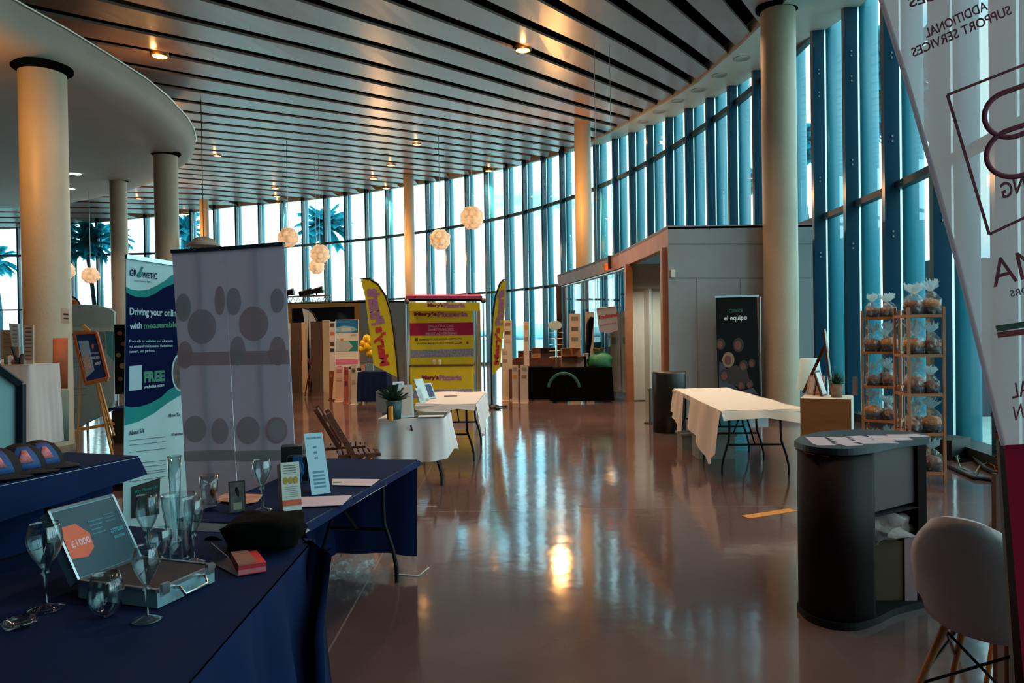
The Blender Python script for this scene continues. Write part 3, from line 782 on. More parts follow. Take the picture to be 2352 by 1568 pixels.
# ------------------------------------------------------------------ RIGHT: white table with the loose cloth
cloth_w = cloth_trans('white_tablecloth', 'F4E8DC', .15)
a0, a1, a2, a3 = V((2.20, 7.45, .75)), V((2.40, 10.5, .75)), V((3.20, 10.55, .75)), V((3.13, 7.55, .75))
for k, (f0, f1) in enumerate(((0, .5), (.5, 1))):
    cA = (a0+a3)/2; cB = (a1+a2)/2; m0 = cA.lerp(cB, f0+.01); m1 = cA.lerp(cB, f1-.01); cc = (m0+m1)/2; rz = -math.atan2((cB-cA).x, (cB-cA).y)
    folding_table((cc.x, cc.y), (m1-m0).length, .84, rz, ['folding table near end of the loose white cloth at right', 'folding table under far half of the loose white cloth at right'][k], group='tables under the loose white cloth')
b = B(); U = []
n1_, n2_ = 26, 10
for i in range(n1_+1):
    row = []
    for j in range(n2_+1):
        p = a0.lerp(a1, i/n1_).lerp(a3.lerp(a2, i/n1_), j/n2_); p.z = .757+.006*math.sin(i*.8+j)*math.sin(j*1.1); row.append(p)
    U.append(row)
b.grid(U, 0, True)
skirt(b, [a0+V((0, 0, .008)), a0.lerp(a1, .56)+V((0, 0, .008))], -1, lerp_hem([(0, .30), (.15, .16), (.3, .10), (.55, .30), (.8, .34), (1, .40)]), 2.5, .03, 40, 2)
skirt(b, [a0.lerp(a1, .72)+V((0, 0, .008)), a1+V((0, 0, .008))], -1, lerp_hem([(0, .24), (.3, .20), (.5, .35), (1, .42)]), 2, .03, 30, 5)
skirt(b, [a3+V((0, 0, .008)), a0+V((0, 0, .008))], -1, lerp_hem([(0, .60), (.5, .68), (1, .66)]), 2, .02, 26, 1)
skirt(b, [a3+V((0, 0, .008)), a2+V((0, 0, .008))], 1, lerp_hem([(0, .58), (.5, .62), (1, .55)]), 4, .02, 40, 3)
one('tablecloth', b, cloth_w, 'loose white cloth draped unevenly over the long table at right', 'tablecloth')
# things stored under it
bx = mat('clear_blue_crate', (.10, .45, .55), .3); bx2 = mat('grey_crate', '7E8078', .6)
for i, (x, y, z, sx, sy, sz, m_, lab) in enumerate(((2.55, 9.0, 0, .45, .35, .30, bx2, 'grey storage crate on floor under the white table'), (2.95, 9.6, 0, .42, .35, .42, bx, 'pale blue plastic crate on floor under the white table'), (2.5, 9.75, 0, .4, .3, .2, bx2, 'low grey crate behind another under the white table'))):
    b = B(); b.box((x, y, z+sz/2), (sx, sy, sz)); b.box((x, y, z+sz), (sx+.04, sy+.04, .03)); one('storage_crate', b, m_, lab, 'crate')
# ------------------------------------------------------------------ black drum and stanchion
p = onz(1546, 996, 0); p.y += .25
t = thing('black_drum', 'tall black cylindrical drum standing against the pavilion', 'drum', (p.x, p.y, 0))
b = B(); b.lathe([(0, 0), (.265, 0), (.265, .94), (.26, .96)], p, 36); b.build('drum_body', mat('drum_black', '121614', .4), t)
b = B(); b.lathe([(.275, .93), (.275, .965), (0, .967)], p, 36); b.build('lid', mat('drum_lid', '26221E', .35), t)
p = onz(1495, 972, 0); t = thing('barrier_post', 'slim grey barrier post standing left of black drum', 'post', (p.x, p.y, 0))
b = B(); b.tube([p, p+V((0, 0, .62))], .03, 10); b.tube([p+V((-.05, 0, .6)), p+V((.05, 0, .6))], .02, 6); b.build('pole', mat('post_grey', '55585C', .4), t)
b = B(); b.lathe([(.12, 0), (.12, .015), (0, .02)], p, 20); b.build('base_plate', blackmetal, t)

# ------------------------------------------------------------------ pedestal cube with plant and frames
pz = .95; pq0 = onz(1838, 913.8, pz); pq1 = onz(1955, 917.0, pz); pq2 = onz(1977, 909, pz)
e1 = (pq1-pq0); e2 = (pq2-pq1).normalized()*e1.length
e2 = V((-e1.y, e1.x, 0)); top4 = [pq0, pq1, pq1+e2, pq0+e2]
t = thing('display_plinth', 'square wood-fronted display plinth with white side by the pastry racks', 'plinth', ((pq0.x+pq1.x)/2, pq0.y, 0))
b = B(); b.poly([(q_.x, q_.y) for q_ in top4], 0, pz); b.build('plinth_body', mat('plinth_white', 'D4D2C4', .6), t)
nrm = V((e1.y, -e1.x, 0)).normalized(); b = B(); b.prism([pq0, pq1, V((pq1.x, pq1.y, .02)), V((pq0.x, pq0.y, .02))], nrm*.012); b.build('wood_front', mat('plinth_wood', '8E5A32', .5, var=.15, scale=3, stretch=(1, 1, 6)), t)
pl = onz(1922, 912, pz); t = thing('potted_plant', 'small green grassy plant in brown pot on the wooden plinth', 'plant', tuple(pl))
b = B(); b.lathe([(0, 0), (.05, 0), (.062, .13), (.055, .13), (.05, .11)], pl, 20); b.build('pot', mat('pot_brown', '8A6A58', .6), t)
b = B()
for i in range(260):
    a = R.uniform(0, 2*PI); el = R.uniform(.1, 1.5); L = R.uniform(.08, .15); d = V((math.cos(a)*math.cos(el), math.sin(a)*math.cos(el), math.sin(el)))
    s_ = d.cross(V((0, 0, 1))).normalized()*.006; o_ = pl+V((0, 0, .12))+d*.01; b.add([o_-s_, o_+s_, o_+d*L+V((0, 0, -.02*L))], [(0, 1, 2)])
b.build('foliage', mat('plant_green', '2E5A34', .7, var=.4), t)
def frame_stand(name, lab, cat, px0, py0, px1, py1, basez, lean, wpx, front, backm, Ydepth):
    p = onz(px0, py0, basez)
def easel_sign(base, h, wd, face_dir, lean, label, front, frame, name='framed_sign', cat='sign'):
    base = V(base); f = V(face_dir).normalized(); s_ = V((f.y, -f.x, 0)); up_ = (V((0, 0, 1))*math.cos(lean)-f*math.sin(lean)); nn = s_.cross(up_)
    if nn.dot(f) < 0: nn = -nn
    t = thing(name, label, cat, tuple(base)); b = B(); o = base-s_*wd/2
    b.prism([o, o+s_*wd, o+s_*wd+up_*h, o+up_*h], -nn*.018); b.build('board', frame, t)
    b = B(); e = nn*.002; k = .02; b.quad(o+s_*k+up_*k+e, o+s_*(wd-k)+up_*k+e, o+s_*(wd-k)+up_*(h-k)+e, o+s_*k+up_*(h-k)+e); b.build('print', front, t)
    b = B(); b.bar(base+up_*h*.75-nn*.02, base-f*h*.42, .03, .012); b.build('prop_leg', frame, t)
    return t, o, s_, up_, nn
easel_sign(onz(1906, 911, pz)+V((0, .1, 0)), .26, .18, (.75, -.6, 0), .3, 'small wooden framed sign leaning beside the plant on plinth', mat('print_white', 'E8E0DC', .5), dwood)
easel_sign(onz(1893, 910, pz)+V((-.02, .16, 0)), .20, .16, (-.6, -.8, 0), .3, 'small white card frame at the left back of plinth', mat('print_white2', 'DAD8D4', .5), mat('frame_pale', 'C0A898', .5))
t, o, s_, u_, nn = easel_sign(onz(1936, 908, pz)+V((0, .22, 0)), .66, .17, (.86, -.5, 0), .10, 'tall narrow wooden sandwich sign standing on plinth', mat('print_menu', 'C8C0B4', .5), dwood)
b = B(); b.quad(o+s_*.03+u_*.42+nn*.004, o+s_*.14+u_*.42+nn*.004, o+s_*.14+u_*.48+nn*.004, o+s_*.03+u_*.48+nn*.004); b.quad(o+s_*.03+u_*.06+nn*.004, o+s_*.14+u_*.06+nn*.004, o+s_*.14+u_*.34+nn*.004, o+s_*.03+u_*.34+nn*.004, 1); b.build('menu_picture', [mat('menu_pink', 'B88880', .6), mat('menu_grey', '9AB0B0', .6)], t)
p = onz(1962, 906, pz); one('wood_block_stand', B().box(p+V((-.02, -.06, .09)), (.02, .06, .18)), dwood, 'little upright wooden card stand at right back of plinth', 'card stand')
# pale conical shade beside the column
p = onz(1858, 905, .95); p = atY(1860, 905, p.y+.9); p.z = 0; t = thing('tapered_lamp', 'pale blue tapered shade on stand between column and plinth', 'lamp', tuple(p))
b = B(); b.lathe([(.145, .92), (.10, 1.28), (.095, 1.28), (.14, .92)], p, 28); b.build('lamp_shade', mat('pale_blue_shade', 'BFE4EA', .6), t)
b = B(); b.tube([p, p+V((0, 0, 1.0))], .015, 8); b.lathe([(.13, 0), (.13, .02), (0, .03)], p, 20); b.build('stand', steel, t)

# ------------------------------------------------------------------ pastry racks
rackm = mat('pine_rack', 'A86A40', .5, var=.15, scale=8)
shz = [1.74, 1.33, .925, .52, .12]
crust = mat('panettone_crust', '7A3A1C', .6, var=.35, scale=30, bump=.4); crust2 = mat('golden_crust', 'B06A24', .6, var=.3, scale=30, bump=.4)
base_pm = mat('panettone_paper', '2E1A20', .6, var=.4, scale=40)
redp = mat('red_label', '8A2A22', .5)
film = bpy.data.materials.new('clear_film'); film.use_nodes = True; nt = film.node_tree; nt.nodes.clear()
o_ = nd(nt, 'ShaderNodeOutputMaterial'); tr_ = nd(nt, 'ShaderNodeBsdfTransparent'); gl_ = nd(nt, 'ShaderNodeBsdfPrincipled'); mx_ = nd(nt, 'ShaderNodeMixShader'); nn_ = nd(nt, 'ShaderNodeTexNoise'); cr_ = nd(nt, 'ShaderNodeValToRGB'); tcc = nd(nt, 'ShaderNodeTexCoord')
gl_.inputs['Base Color'].default_value = (.75, .85, .88, 1); gl_.inputs['Roughness'].default_value = .15; nn_.inputs['Scale'].default_value = 26; nn_.inputs['Detail'].default_value = 5
cr_.color_ramp.elements[0].position = .50; cr_.color_ramp.elements[0].color = (.05,)*3+(1,); cr_.color_ramp.elements[1].position = .72; cr_.color_ramp.elements[1].color = (.55,)*3+(1,)
nt.links.new(tcc.outputs['Object'], nn_.inputs[0]); nt.links.new(nn_.outputs['Fac'], cr_.inputs[0]); nt.links.new(cr_.outputs[0], mx_.inputs[0]); nt.links.new(tr_.outputs[0], mx_.inputs[1]); nt.links.new(gl_.outputs[0], mx_.inputs[2]); nt.links.new(mx_.outputs[0], o_.inputs[0])
frillm = cloth_trans('film_frill', 'CFE4EA', .5, through=.25)
def rack(c, rz, wd, dp, label):
    c = V((c[0], c[1], 0)); t = thing('pastry_rack', label, 'shelf rack', (c.x, c.y, 0), 'slim wooden pastry racks'); M = Matrix.Rotation(rz, 3, 'Z'); P = lambda x, y, z: c+M@V((x, y, z))
    for sx in (-1, 1):
        for sy in (-1, 1):
            b = B(); b.box(P(sx*wd/2, sy*dp/2, .91), (.025, .025, 1.82), rz); b.build('post', rackm, t)
    for z in shz:
        b = B(); b.box(P(0, 0, z-.012), (wd-.03, dp-.03, .012), rz)
        for sy in (-1, 1): b.box(P(0, sy*dp/2, z-.012), (wd, .02, .03), rz)
        for sx in (-1, 1): b.box(P(sx*wd/2, 0, z-.012), (.02, dp, .03), rz)
        b.build('shelf', rackm, t)
    return P
def panettone(r_=.095, h=.13, golden=False):
    k = thing('wrapped_pastry', 'x', 'wrapped cake', (0, 0, 0))
    b = B(); b.lathe([(0, .0), (r_*.86, 0), (r_*.9, h*.62), (0, h*.62)], (0, 0, 0), 18); b.build('paper_case', base_pm, k)
    b = B(); b.blob((0, 0, h*.62), (r_*.98, r_*.98, h*.42), 7, 0, .12, 3); b.build('cake', crust2 if golden else crust, k)
    b = B(); pr = [(0, .0), (r_*1.02, .005), (r_*1.05, h*.5), (r_*1.03, h*1.0), (r_*.55, h*1.35), (r_*.18, h*1.55)]
    b.lathe(pr, (0, 0, .001), 20)
    for i, v_ in enumerate(b.v): b.v[i] = v_*(1+.06*noise.noise(v_*35)) if v_.z > .01 else v_
    b.build('wrapper', film, k)
    b = B()
    for i in range(20):
        a = 2*PI*i/20; tip = V((math.cos(a)*r_*R.uniform(.5, 1.15), math.sin(a)*r_*R.uniform(.5, 1.15), h*(1.55+R.uniform(.35, .85))))
        a2_ = a+.5; m1 = V((math.cos(a)*r_*.15, math.sin(a)*r_*.15, h*1.5)); m2 = V((math.cos(a2_)*r_*.15, math.sin(a2_)*r_*.15, h*1.5)); tip2 = V((math.cos(a2_)*r_*.8, math.sin(a2_)*r_*.8, h*(1.55+R.uniform(.2, .7))))
        b.add([m1, m2, tip2, tip], [(0, 1, 2, 3)])
    b.build('frill', frillm, k)
    return k
pA = panettone(.098, .15); pB = panettone(.102, .165, True); pC = panettone(.08, .125)
rc1 = (5.13-.17, 8.55); # filled below from measured posts
q0 = onz(2171, 1110, 0); Yr = q0.y
rl = atY(2095, 900, Yr); rr_ = atY(2171, 900, Yr); wd2 = (rr_-rl).length
PR2 = rack(((rl.x+rr_.x)/2, Yr+.17), -.12, wd2, .34, 'slim wooden pastry rack standing nearer, at the right')
Yl = 8.35; l0 = atY(1984, 900, Yl+.1); l1 = atY(2033, 900, Yl-.13); l2 = atY(2073, 900, Yl+.15)
cxy = (l0+l2)/2; ang = math.atan2((l1-l0).y, (l1-l0).x)
PL2 = rack((cxy.x, cxy.y), -.62, (l1-l0).length*1.25+.06, .34, 'slim wooden pastry rack standing farther, behind the plinth')
used = set()
def put(src, p, lab, rz):
    k = src.name
    r_ = dup(src, tuple(p), rz, lab, 'film wrapped cakes on the wooden racks'); return r_
sn = ['top', 'second', 'middle', 'fourth', 'lowest']
pos_r = [(-.085, -.07), (.09, -.06), (.0, .09)]; pos_l = [(-.10, -.07), (.08, -.08), (.02, .08)]
for i, z in enumerate(shz):
    for j, (x, y) in enumerate(pos_r):
        put((pA, pB, pA, pC, pB)[(i+j) % 5], PR2(x, y, z), 'film wrapped cake on %s shelf of the nearer rack, %s side' % (sn[i], ('left', 'right', 'back')[j]), R.uniform(0, 6))
    for j, (x, y) in enumerate(pos_l):
        if i == 4 and j == 2: continue
        put((pC, pA, pC, pB, pC)[(i+2*j) % 5], PL2(x, y, z), 'film wrapped cake on %s shelf of the farther rack, %s' % (sn[i], ('left end', 'right end', 'at the back')[j]), R.uniform(0, 6))
for k in (pA, pB, pC):
    for ch in list(k.children): bpy.data.objects.remove(ch)
    bpy.data.objects.remove(k)

# ------------------------------------------------------------------ dark curved counter in the right foreground
cz = .97
fr = [(1824, 1012), (1850, 1022), (1900, 1029), (1960, 1030), (2010, 1024), (2060, 1014), (2134, 1006)]
bk = [(2130, 995), (2050, 988), (1960, 986), (1890, 990), (1838, 1001)]
def smooth(pts, n=5):
    q = [pts[0]]+pts+[pts[-1]]; o = []
    for i in range(1, len(q)-2):
        for k in range(n):
            u_ = k/n; a, b_, c_, d_ = q[i-1], q[i], q[i+1], q[i+2]
            o.append(.5*((2*b_)+(c_-a)*u_+(2*a-5*b_+4*c_-d_)*u_*u_+(3*b_-a-3*c_+d_)*u_**3))
    return o+[pts[-1]]
outline = [onz(x, y, cz) for x, y in fr]; back_ = [onz(x, y, cz) for x, y in bk]
cmid = sum(outline+back_, V((0, 0, 0)))/len(outline+back_)
counterm = mat('counter_dark_wrap', '180606', .6, var=.25, scale=3, spec=.15)
inner_m = mat('counter_inner', '241A1C', .6); topm = mat('counter_top', '16141E', .35)
t = thing('promo_counter', 'dark curved promotional counter with card-covered top, open back', 'counter', (cmid.x, cmid.y, 0))
b = B(); full = smooth(outline)+smooth(back_); b.poly([(p.x, p.y) for p in full], cz-.035, cz); b.build('counter_top', topm, t)
wl = [cmid.lerp(p, .96) for p in [back_[3], back_[4]]+outline[:5]]
wls = smooth(wl); b = B(); P = [[V((p.x, p.y, z)) for p in wls] for z in (.03, cz-.035)]; b.grid(P, 0, True, .02); b.build('curved_front', counterm, t)
side = cmid.lerp(outline[6], .96); side2 = cmid.lerp(back_[0], .96); last = wl[-1]
b = B(); b.prism([V((side.x, side.y, .03)), V((side.x, side.y, cz-.035)), V((side.x-.05, side.y+.0, cz-.035)), V((side.x-.05, side.y, .03))], (0.02, .28, 0)); b.build('side_panel', counterm, t)
b = B(); bb1 = V((last.x-.1, last.y+.42, 0)); bb2 = V((side.x-.02, side.y+.32, 0)); wallseg(b, bb1, bb2, .03, cz-.035, .02); b.build('back_panel', inner_m, t)
b = B(); wallseg(b, last+V((.0, .03, 0)), side+V((-.03, .04, 0)), .60, cz-.04, .02); b.build('apron_panel', mat('apron_brown', '3E2A2A', .6), t)
b = B(); b.poly([(p.x, p.y) for p in [cmid.lerp(p, .985) for p in full]], 0, .04); b.build('plinth_base', mat('counter_base', '0E0708', .6, spec=.2), t)
b = B(); b.add([V((last.x, last.y+.02, .575)), V((side.x-.03, side.y, .575)), bb2+V((0, 0, .575)), bb1+V((0, 0, .575))], [(0, 1, 2, 3)]); b.build('inner_shelf', inner_m, t)
b = B(); rp_ = [cmid.lerp(p, .975)+V((0, 0, -.045)) for p in outline[:3]]; b.tube(rp_, .004, 5); b.build('red_seam', mat('red_seam', '8A1A1A', .5), t)
cards = 'printed cards laid in rows over the dark counter top'
k = 0
for r_ in range(3):
    for c_ in range(6):
        fx = (c_+.5)/6; fy = (r_+.5)/3
        A1 = V(back_[4]).lerp(V(back_[0]), fx); A2 = V(outline[0]).lerp(V(outline[6]), fx)
        A2 = A2+(cmid-A2).normalized()*.02
        fr_ = min(outline, key=lambda p: abs(p.x-A2.x)); A2 = V((A2.x, fr_.y+.04, cz)); A1 = V((A1.x, A1.y-.03, cz))
        p = A2.lerp(A1, .12+.76*fy)
        if abs(p.x-cmid.x) > .33 and r_ != 1: continue
        b = B(); b.box((p.x, p.y, cz+.0015+k*1e-5), (.105, .105, .003), R.uniform(-.25, .25)); k += 1
        one('printed_card', b, mat('card_paper', 'A89CA8', .6), 'pale printed card on dark counter top, %s row, place %s from left' % (['front', 'middle', 'back'][r_], ['first', 'second', 'third', 'fourth', 'fifth', 'sixth'][c_]), 'card', cards)
# crumpled bag and box inside it
bc = (last+side)/2+V((-.02, .22, 0))
t = thing('paper_bag', 'brown paper bag stuffed with crumpled tissue inside dark counter', 'bag', (bc.x-.03, bc.y, .04))
b = B(); b.box((bc.x-.03, bc.y, .21), (.30, .2, .34)); b.build('bag_body', mat('kraft_brown', '4A3418', .8), t)
b = B(); b.blob((bc.x-.02, bc.y-.02, .44), (.17, .11, .10), 12, 0, .9, 4); b.build('tissue', mat('crumpled_tissue', 'A08C88', .8, bump=.8, bscale=14), t)
b = B(); b.box((bc.x+.13, bc.y-.05, .22), (.07, .12, .36)); one('pink_folder', b, mat('dusty_pink', '8A6468', .7), 'dusty pink upright folder beside the bag inside counter', 'folder')

# ------------------------------------------------------------------ white shell chair, nearest right corner
def shell_chair(c, rz, label):
    c = V(c); t = thing('shell_chair', label, 'chair', (0, 0, 0), 'white moulded shell chairs at the right edge'); WL[t.name] = V((0, 0, 0))
    P = []
    for i in range(17):
        v_ = i/16
        # profile: front lip, seat, curve, back
        if v_ < .5: y = -.22+.40*(v_/.5); z = .455-.03*math.sin(v_/.5*PI)
        else:
            a = (v_-.5)/.5; y = .18+.07*math.sin(a*1.4)+.06*a; z = .455+.47*a**1.05-.02
        hw = .235 if v_ < .5 else .235-.06*((v_-.5)/.5)**2
        if v_ < .15: hw *= .86+.14*v_/.15
        if v_ > .8: hw *= math.sqrt(max(.05, 1-((v_-.8)/.2)**2*.5))
        row = []
        for j in range(13):
            u_ = j/12*2-1; lift = .10*abs(u_)**2.6*(1 if v_ > .2 else v_/.2)
            if v_ < .5: row.append(V((u_*hw, y, z+lift)))
            else: row.append(V((u_*hw, y-lift*(1-.5*(v_-.5)*2), z+lift*.5*(1-(v_-.5)*2)-.06*abs(u_)**3*max(0, (v_-.7)/.3))))
        P.append(row)
    b = B(); b.grid(P, 0, True, .012); b.build('seat_shell', mat('shell_white', 'A8A4A8', .45), t)
    for sx in (-1, 1):
        for sy in (-1, 1):
            b = B(); b.tube([(sx*.13, sy*.10+.02, .42), (sx*.25, sy*.23+.02, 0)], [.016, .011], 10); b.build('leg', mat('beech_leg', '9A5E30', .5), t)
    b = B()
    for sx in (-1, 1):
        b.tube([(sx*.13, -.08, .40), (sx*.20, .18, .20)], .006, 5); b.tube([(sx*.13, .12, .40), (sx*.20, -.15, .20)], .006, 5); b.tube([(sx*.13, .12, .40), (-sx*.20, .19, .18)], .006, 5)
    b.tube([(-.16, .02, .415), (.16, .02, .415)], .008, 5); b.build('wire_brace', blackmetal, t)
    t.location = c; t.rotation_euler = (0, 0, rz); return t
ch1 = shell_chair((1.88, 2.76, 0), 2.21, 'white shell chair nearest, cut by bottom right corner')
r2 = dup(ch1, (2.42, 3.35, 0), 2.9, 'white shell chair farther back, behind the leaning banner edge')

# ------------------------------------------------------------------ leaning translucent banner seen from behind
sheer = cloth_trans('sheer_banner', 'D6DAE4', .80, through=.26)
red = mat('banner_red', '7A1E38', .7); dk = mat('banner_ink', '3A3844', .7)
bnp = Plane((.6, 1.75), (1.6, 1.55))
t = thing('leaning_banner', 'translucent white banner leaning in from right with mirrored red lettering', 'banner', tuple(bnp.p(2352, 1400)))
L_ = [(2008, -60), (2025, 0), (2085, 190), (2145, 400), (2200, 600), (2248, 790), (2285, 940), (2306, 1022)]
b = B(); rows = []
for x, y in L_:
    rows.append([bnp.p(x+(2560-x)*k/6, y-(60*k/6)*(1 if y < 900 else .2), .012*math.sin(k*1.3+y*.004)) for k in range(7)])
b.grid(rows, 0, True); b.build('sheet', sheer, t)
b = B(); rows = [[bnp.p(2306+k*40+dy*.085, 1022-k*2+dy) for k in range(7)] for dy in (0, 200, 420, 700)]; b.grid(rows, 0, True); b.build('magenta_foot', cloth_trans('magenta_cloth', '8A1E3C', .4), t)
b = B(); b.tube([bnp.p(x-1, y, .01) for x, y in L_], .006, 6); b.build('edge_hem', cloth_trans('hem_grey', 'D8CCD4', .7), t)
# mirrored lettering, U runs right to left
def mtext(b, txt, r_px, l_px, h, mi=0, bold=.02, dxh=0):
    O = bnp.p(*r_px, .02); U = bnp.p(*l_px, .02)-O; W = bnp.p(r_px[0]+dxh, r_px[1]-h, .02)-O; text(b, txt, O, U, W, mi, bold)
b = B(); mtext(b, 'NAL SERVICES', (2352, -62), (2090, 18), 22, dxh=-7); b.build('lettering', red, t)
b = B(); mtext(b, 'ADDITIONAL', (2270, 22), (2128, 88), 21, dxh=-7); b.build('lettering', red, t)
b = B(); mtext(b, 'SUPPORT SERVICES', (2325, 32), (2098, 132), 21, dxh=-7); b.build('lettering', red, t)
b = B(); mtext(b, 'NG', (2360, 436), (2304, 458), 36, dxh=-9); b.build('lettering', red, t)
b = B(); mtext(b, 'MA', (2400, 628), (2282, 660), 62, 0, .0, dxh=-14); b.build('lettering', red, t)
b = B(); mtext(b, 'AL', (2368, 905), (2325, 916), 34, 0, .01, dxh=-6); b.build('lettering', red, t)
b = B(); mtext(b, 'N', (2352, 958), (2332, 966), 32, 0, .01, dxh=-6); b.build('lettering', red, t)
b = B(); mtext(b, 'ORS', (2366, 672), (2322, 682), 15, 0, .01, -4); b.build('small_lettering', dk, t)
b = B()
fr_ = [(2176, 218), (2400, 130), (2480, 440), (2272, 538)]
for k in range(4):
    (x0, y0), (x1, y1) = fr_[k], fr_[(k+1) % 4]; b.bar(bnp.p(x0, y0, .02), bnp.p(x1, y1, .02), .006, .002, side=tuple(bnp.n.cross((bnp.p(x1, y1)-bnp.p(x0, y0)).normalized())))
def arc(pts, w_=.012):
    b.tube([bnp.p(x, y, .02) for x, y in pts], w_/2, 6, flat=.3)
def bow(cx, cy, rx, ry, tilt=-.33):
    P = []
    for k in range(19):
        a = PI/2+PI*k/18; x = rx*math.cos(a); y = -ry*math.sin(a); P.append((cx+x*math.cos(tilt)-y*math.sin(tilt), cy+x*math.sin(tilt)+y*math.cos(tilt)))
    return P
b1 = bow(2322, 262, 62, 52); b2 = bow(2334, 350, 70, 54)
arc(b1+[(2400, b1[-1][1]-26)]); arc([(2400, b1[0][1]-34)]+b1[:1]); arc(b2+[(2420, b2[-1][1]-26)]); arc([(2400, b2[0][1]-28)]+b2[:1])
b.build('logo_frame', red, t)
b = B(); pq(b, bnp, [(2286, 748), (2352, 738), (2400, 735), (2400, 748), (2352, 752), (2290, 762)], 0, .02); pq(b, bnp, [(2290, 763), (2400, 749), (2400, 763), (2292, 776)], 1, .02); b.build('colour_stripes', [mat('stripe_green', '2E4A34', .7), mat('stripe_red', '8A2A2E', .7)], t)
# dark leaning post in front of the magenta foot
p0, p1 = atY(2306, 1010, 1.9), atY(2338, 1470, 1.75)
t = thing('easel_post', 'dark brown wooden post leaning before the magenta banner foot', 'post', (p1.x, p1.y, 0))
b = B(); b.bar(p0, p0+(p1-p0)*((p0.z-0.01)/(p0.z-p1.z)), .045, .03); b.build('pole', mat('post_brown', '2A1210', .5), t)
# wicker chair sliver
p = atY(2296, 1060, 3.1); t = thing('wicker_chair', 'sliver of an orange-red woven chair back at the right edge', 'chair', (p.x, p.y, 0))
b = B(); rows = [[atY(2289+k*7+ (4 if k else 0), y, 3.1+.02*math.sin(y*.9+k*PI)) for k in range(4)] for y in range(985, 1088, 4)]; b.grid(rows, 0, False, .01); b.build('woven_back', mat('red_wicker', 'A83A20', .6, var=.4, scale=60), t)
b = B(); q1 = atY(2290, 1087, 3.1); b.bar(q1, V((q1.x, q1.y, 0)), .03, .03); q1 = atY(2316, 1087, 3.1); b.bar(q1, V((q1.x, q1.y, 0)), .03, .03); b.build('leg', dwood, t)
# cables on the floor by the glass
cab = mat('black_cable', '0A0C0C', .5)
for pts, lab, m_, r_ in (([(2180, 1040), (2205, 1058), (2235, 1052), (2262, 1075), (2290, 1088)], 'thick black cable lying along window sill behind the racks', cab, .025), ([(2178, 1070), (2210, 1085), (2240, 1098), (2275, 1100), (2300, 1110)], 'black cable loops on floor left of the banner edge', cab, .02)):
    b = B(); P = [onz(x, y, r_) for x, y in pts]; b.tube(P, r_, 8); one('power_cable', b, m_, lab, 'cable')
b = B(); P = [onz(x, y, .012) for x, y in ((2200, 1050), (2198, 1062), (2206, 1076), (2222, 1086))]; b.tube([p+V((0, 0, .03+.03*math.sin(i*2))) for i, p in enumerate(P)], .008, 6); one('green_cable', b, mat('green_cord', '1E6A48', .5), 'thin green cord curling off the black cables', 'cord')
b = B(); pts = [(2238, 1092), (2250, 1074), (2268, 1066), (2284, 1074), (2290, 1092)]; b.tube([onz(x, y, .01)+V((0, 0, .02)) for x, y in pts], .008, 6); one('ochre_cable', b, mat('ochre_cord', '6A5A28', .5), 'thin ochre cord arching over the black cables', 'cord')
b = B(); c_ = onz(2195, 1052, 0); b.box(c_+V((0, .1, .12)), (.5, .25, .24), .6); one('cable_box', b, black, 'low black box on floor by sill behind the racks', 'box')
# flat orange strip on the floor
a_ = onz(1712, 1187, .002); c_ = onz(1822, 1170, .002); b = B(); b.bar(a_, c_, .002, .10, side=(0, 0, 1)); one('floor_strip', b, mat('orange_strip', 'C88430', .5), 'short orange strip lying on floor left of dark counter', 'floor mark')

# ------------------------------------------------------------------ MIDDLE: yellow pizza stand
yel = mat('stand_yellow', 'F4D424', .5); pink = mat('stand_pink', 'C0507A', .5); mag = mat('stand_magenta', 'B80C4A', .5); txr = mat('print_maroon', '8A1A4A', .5); txp = mat('print_lilac', 'B878A8', .5); terr = mat('speckle_print', '9A98A8', .5, var=.5, scale=40); orange_t = mat('print_red', 'D83A40', .5); spec2 = mat('confetti_print', 'A8A0C0', .5, var=.6, scale=60)
D_ = 15.4; sp = Plane((0, D_+.35), (1, D_+.35))
t = thing('pizza_stand', 'yellow pizza maker stand with pink canopy and printed back banner', 'stall', tuple(atY(1020, 900, D_)))
def wq(pl, pts, th, name, m_, par):
    b = B(); b.prism([pl.p(x, y) for x, y in pts], pl.n*-th); return b.build(name, m_, par)
wq(sp, [(940, 712), (1086, 712), (1090, 858), (944, 858)], .02, 'back_banner', yel, t)
# canopy
b = B(); f_ = Plane((0, D_-.15), (1, D_-.15))
cA, cB = f_.p(932, 692), f_.p(1108, 692); cC, cD = sp.p(1104, 681), sp.p(938, 681)
b.prism([cA, cB, cC, cD], (0, 0, .05)); b.prism([cA, cB, cB+V((0, 0, .12)), cA+V((0, 0, .12))], (0, .02, 0)); b.build('canopy', pink, t)
b = B(); b.prism([f_.p(938, 694), f_.p(1102, 694), f_.p(1103, 714), f_.p(939, 714)], (0, .012, 0)); b.build('canopy_valance', yel, t)
for x0, x1, pl_, nm_ in ((934, 937, f_, 'pole'), (1109, 1117, f_, 'pole'), (940, 944, sp, 'pole'), (1094, 1099, sp, 'pole')):
    q_ = pl_.p((x0+x1)/2, 900); b = B(); b.tube([V((q_.x, q_.y, .02)), V((q_.x, q_.y, 2.36))], .018, 8); b.build(nm_, steel, t)
for x, y, pl_ in ((934, 692, f_), (1110, 690, f_)):
    b = B(); b.blob(pl_.p(x, y), .06, 6); b.build('corner_cap', mat('canopy_cap', '5A5048', .5), t)
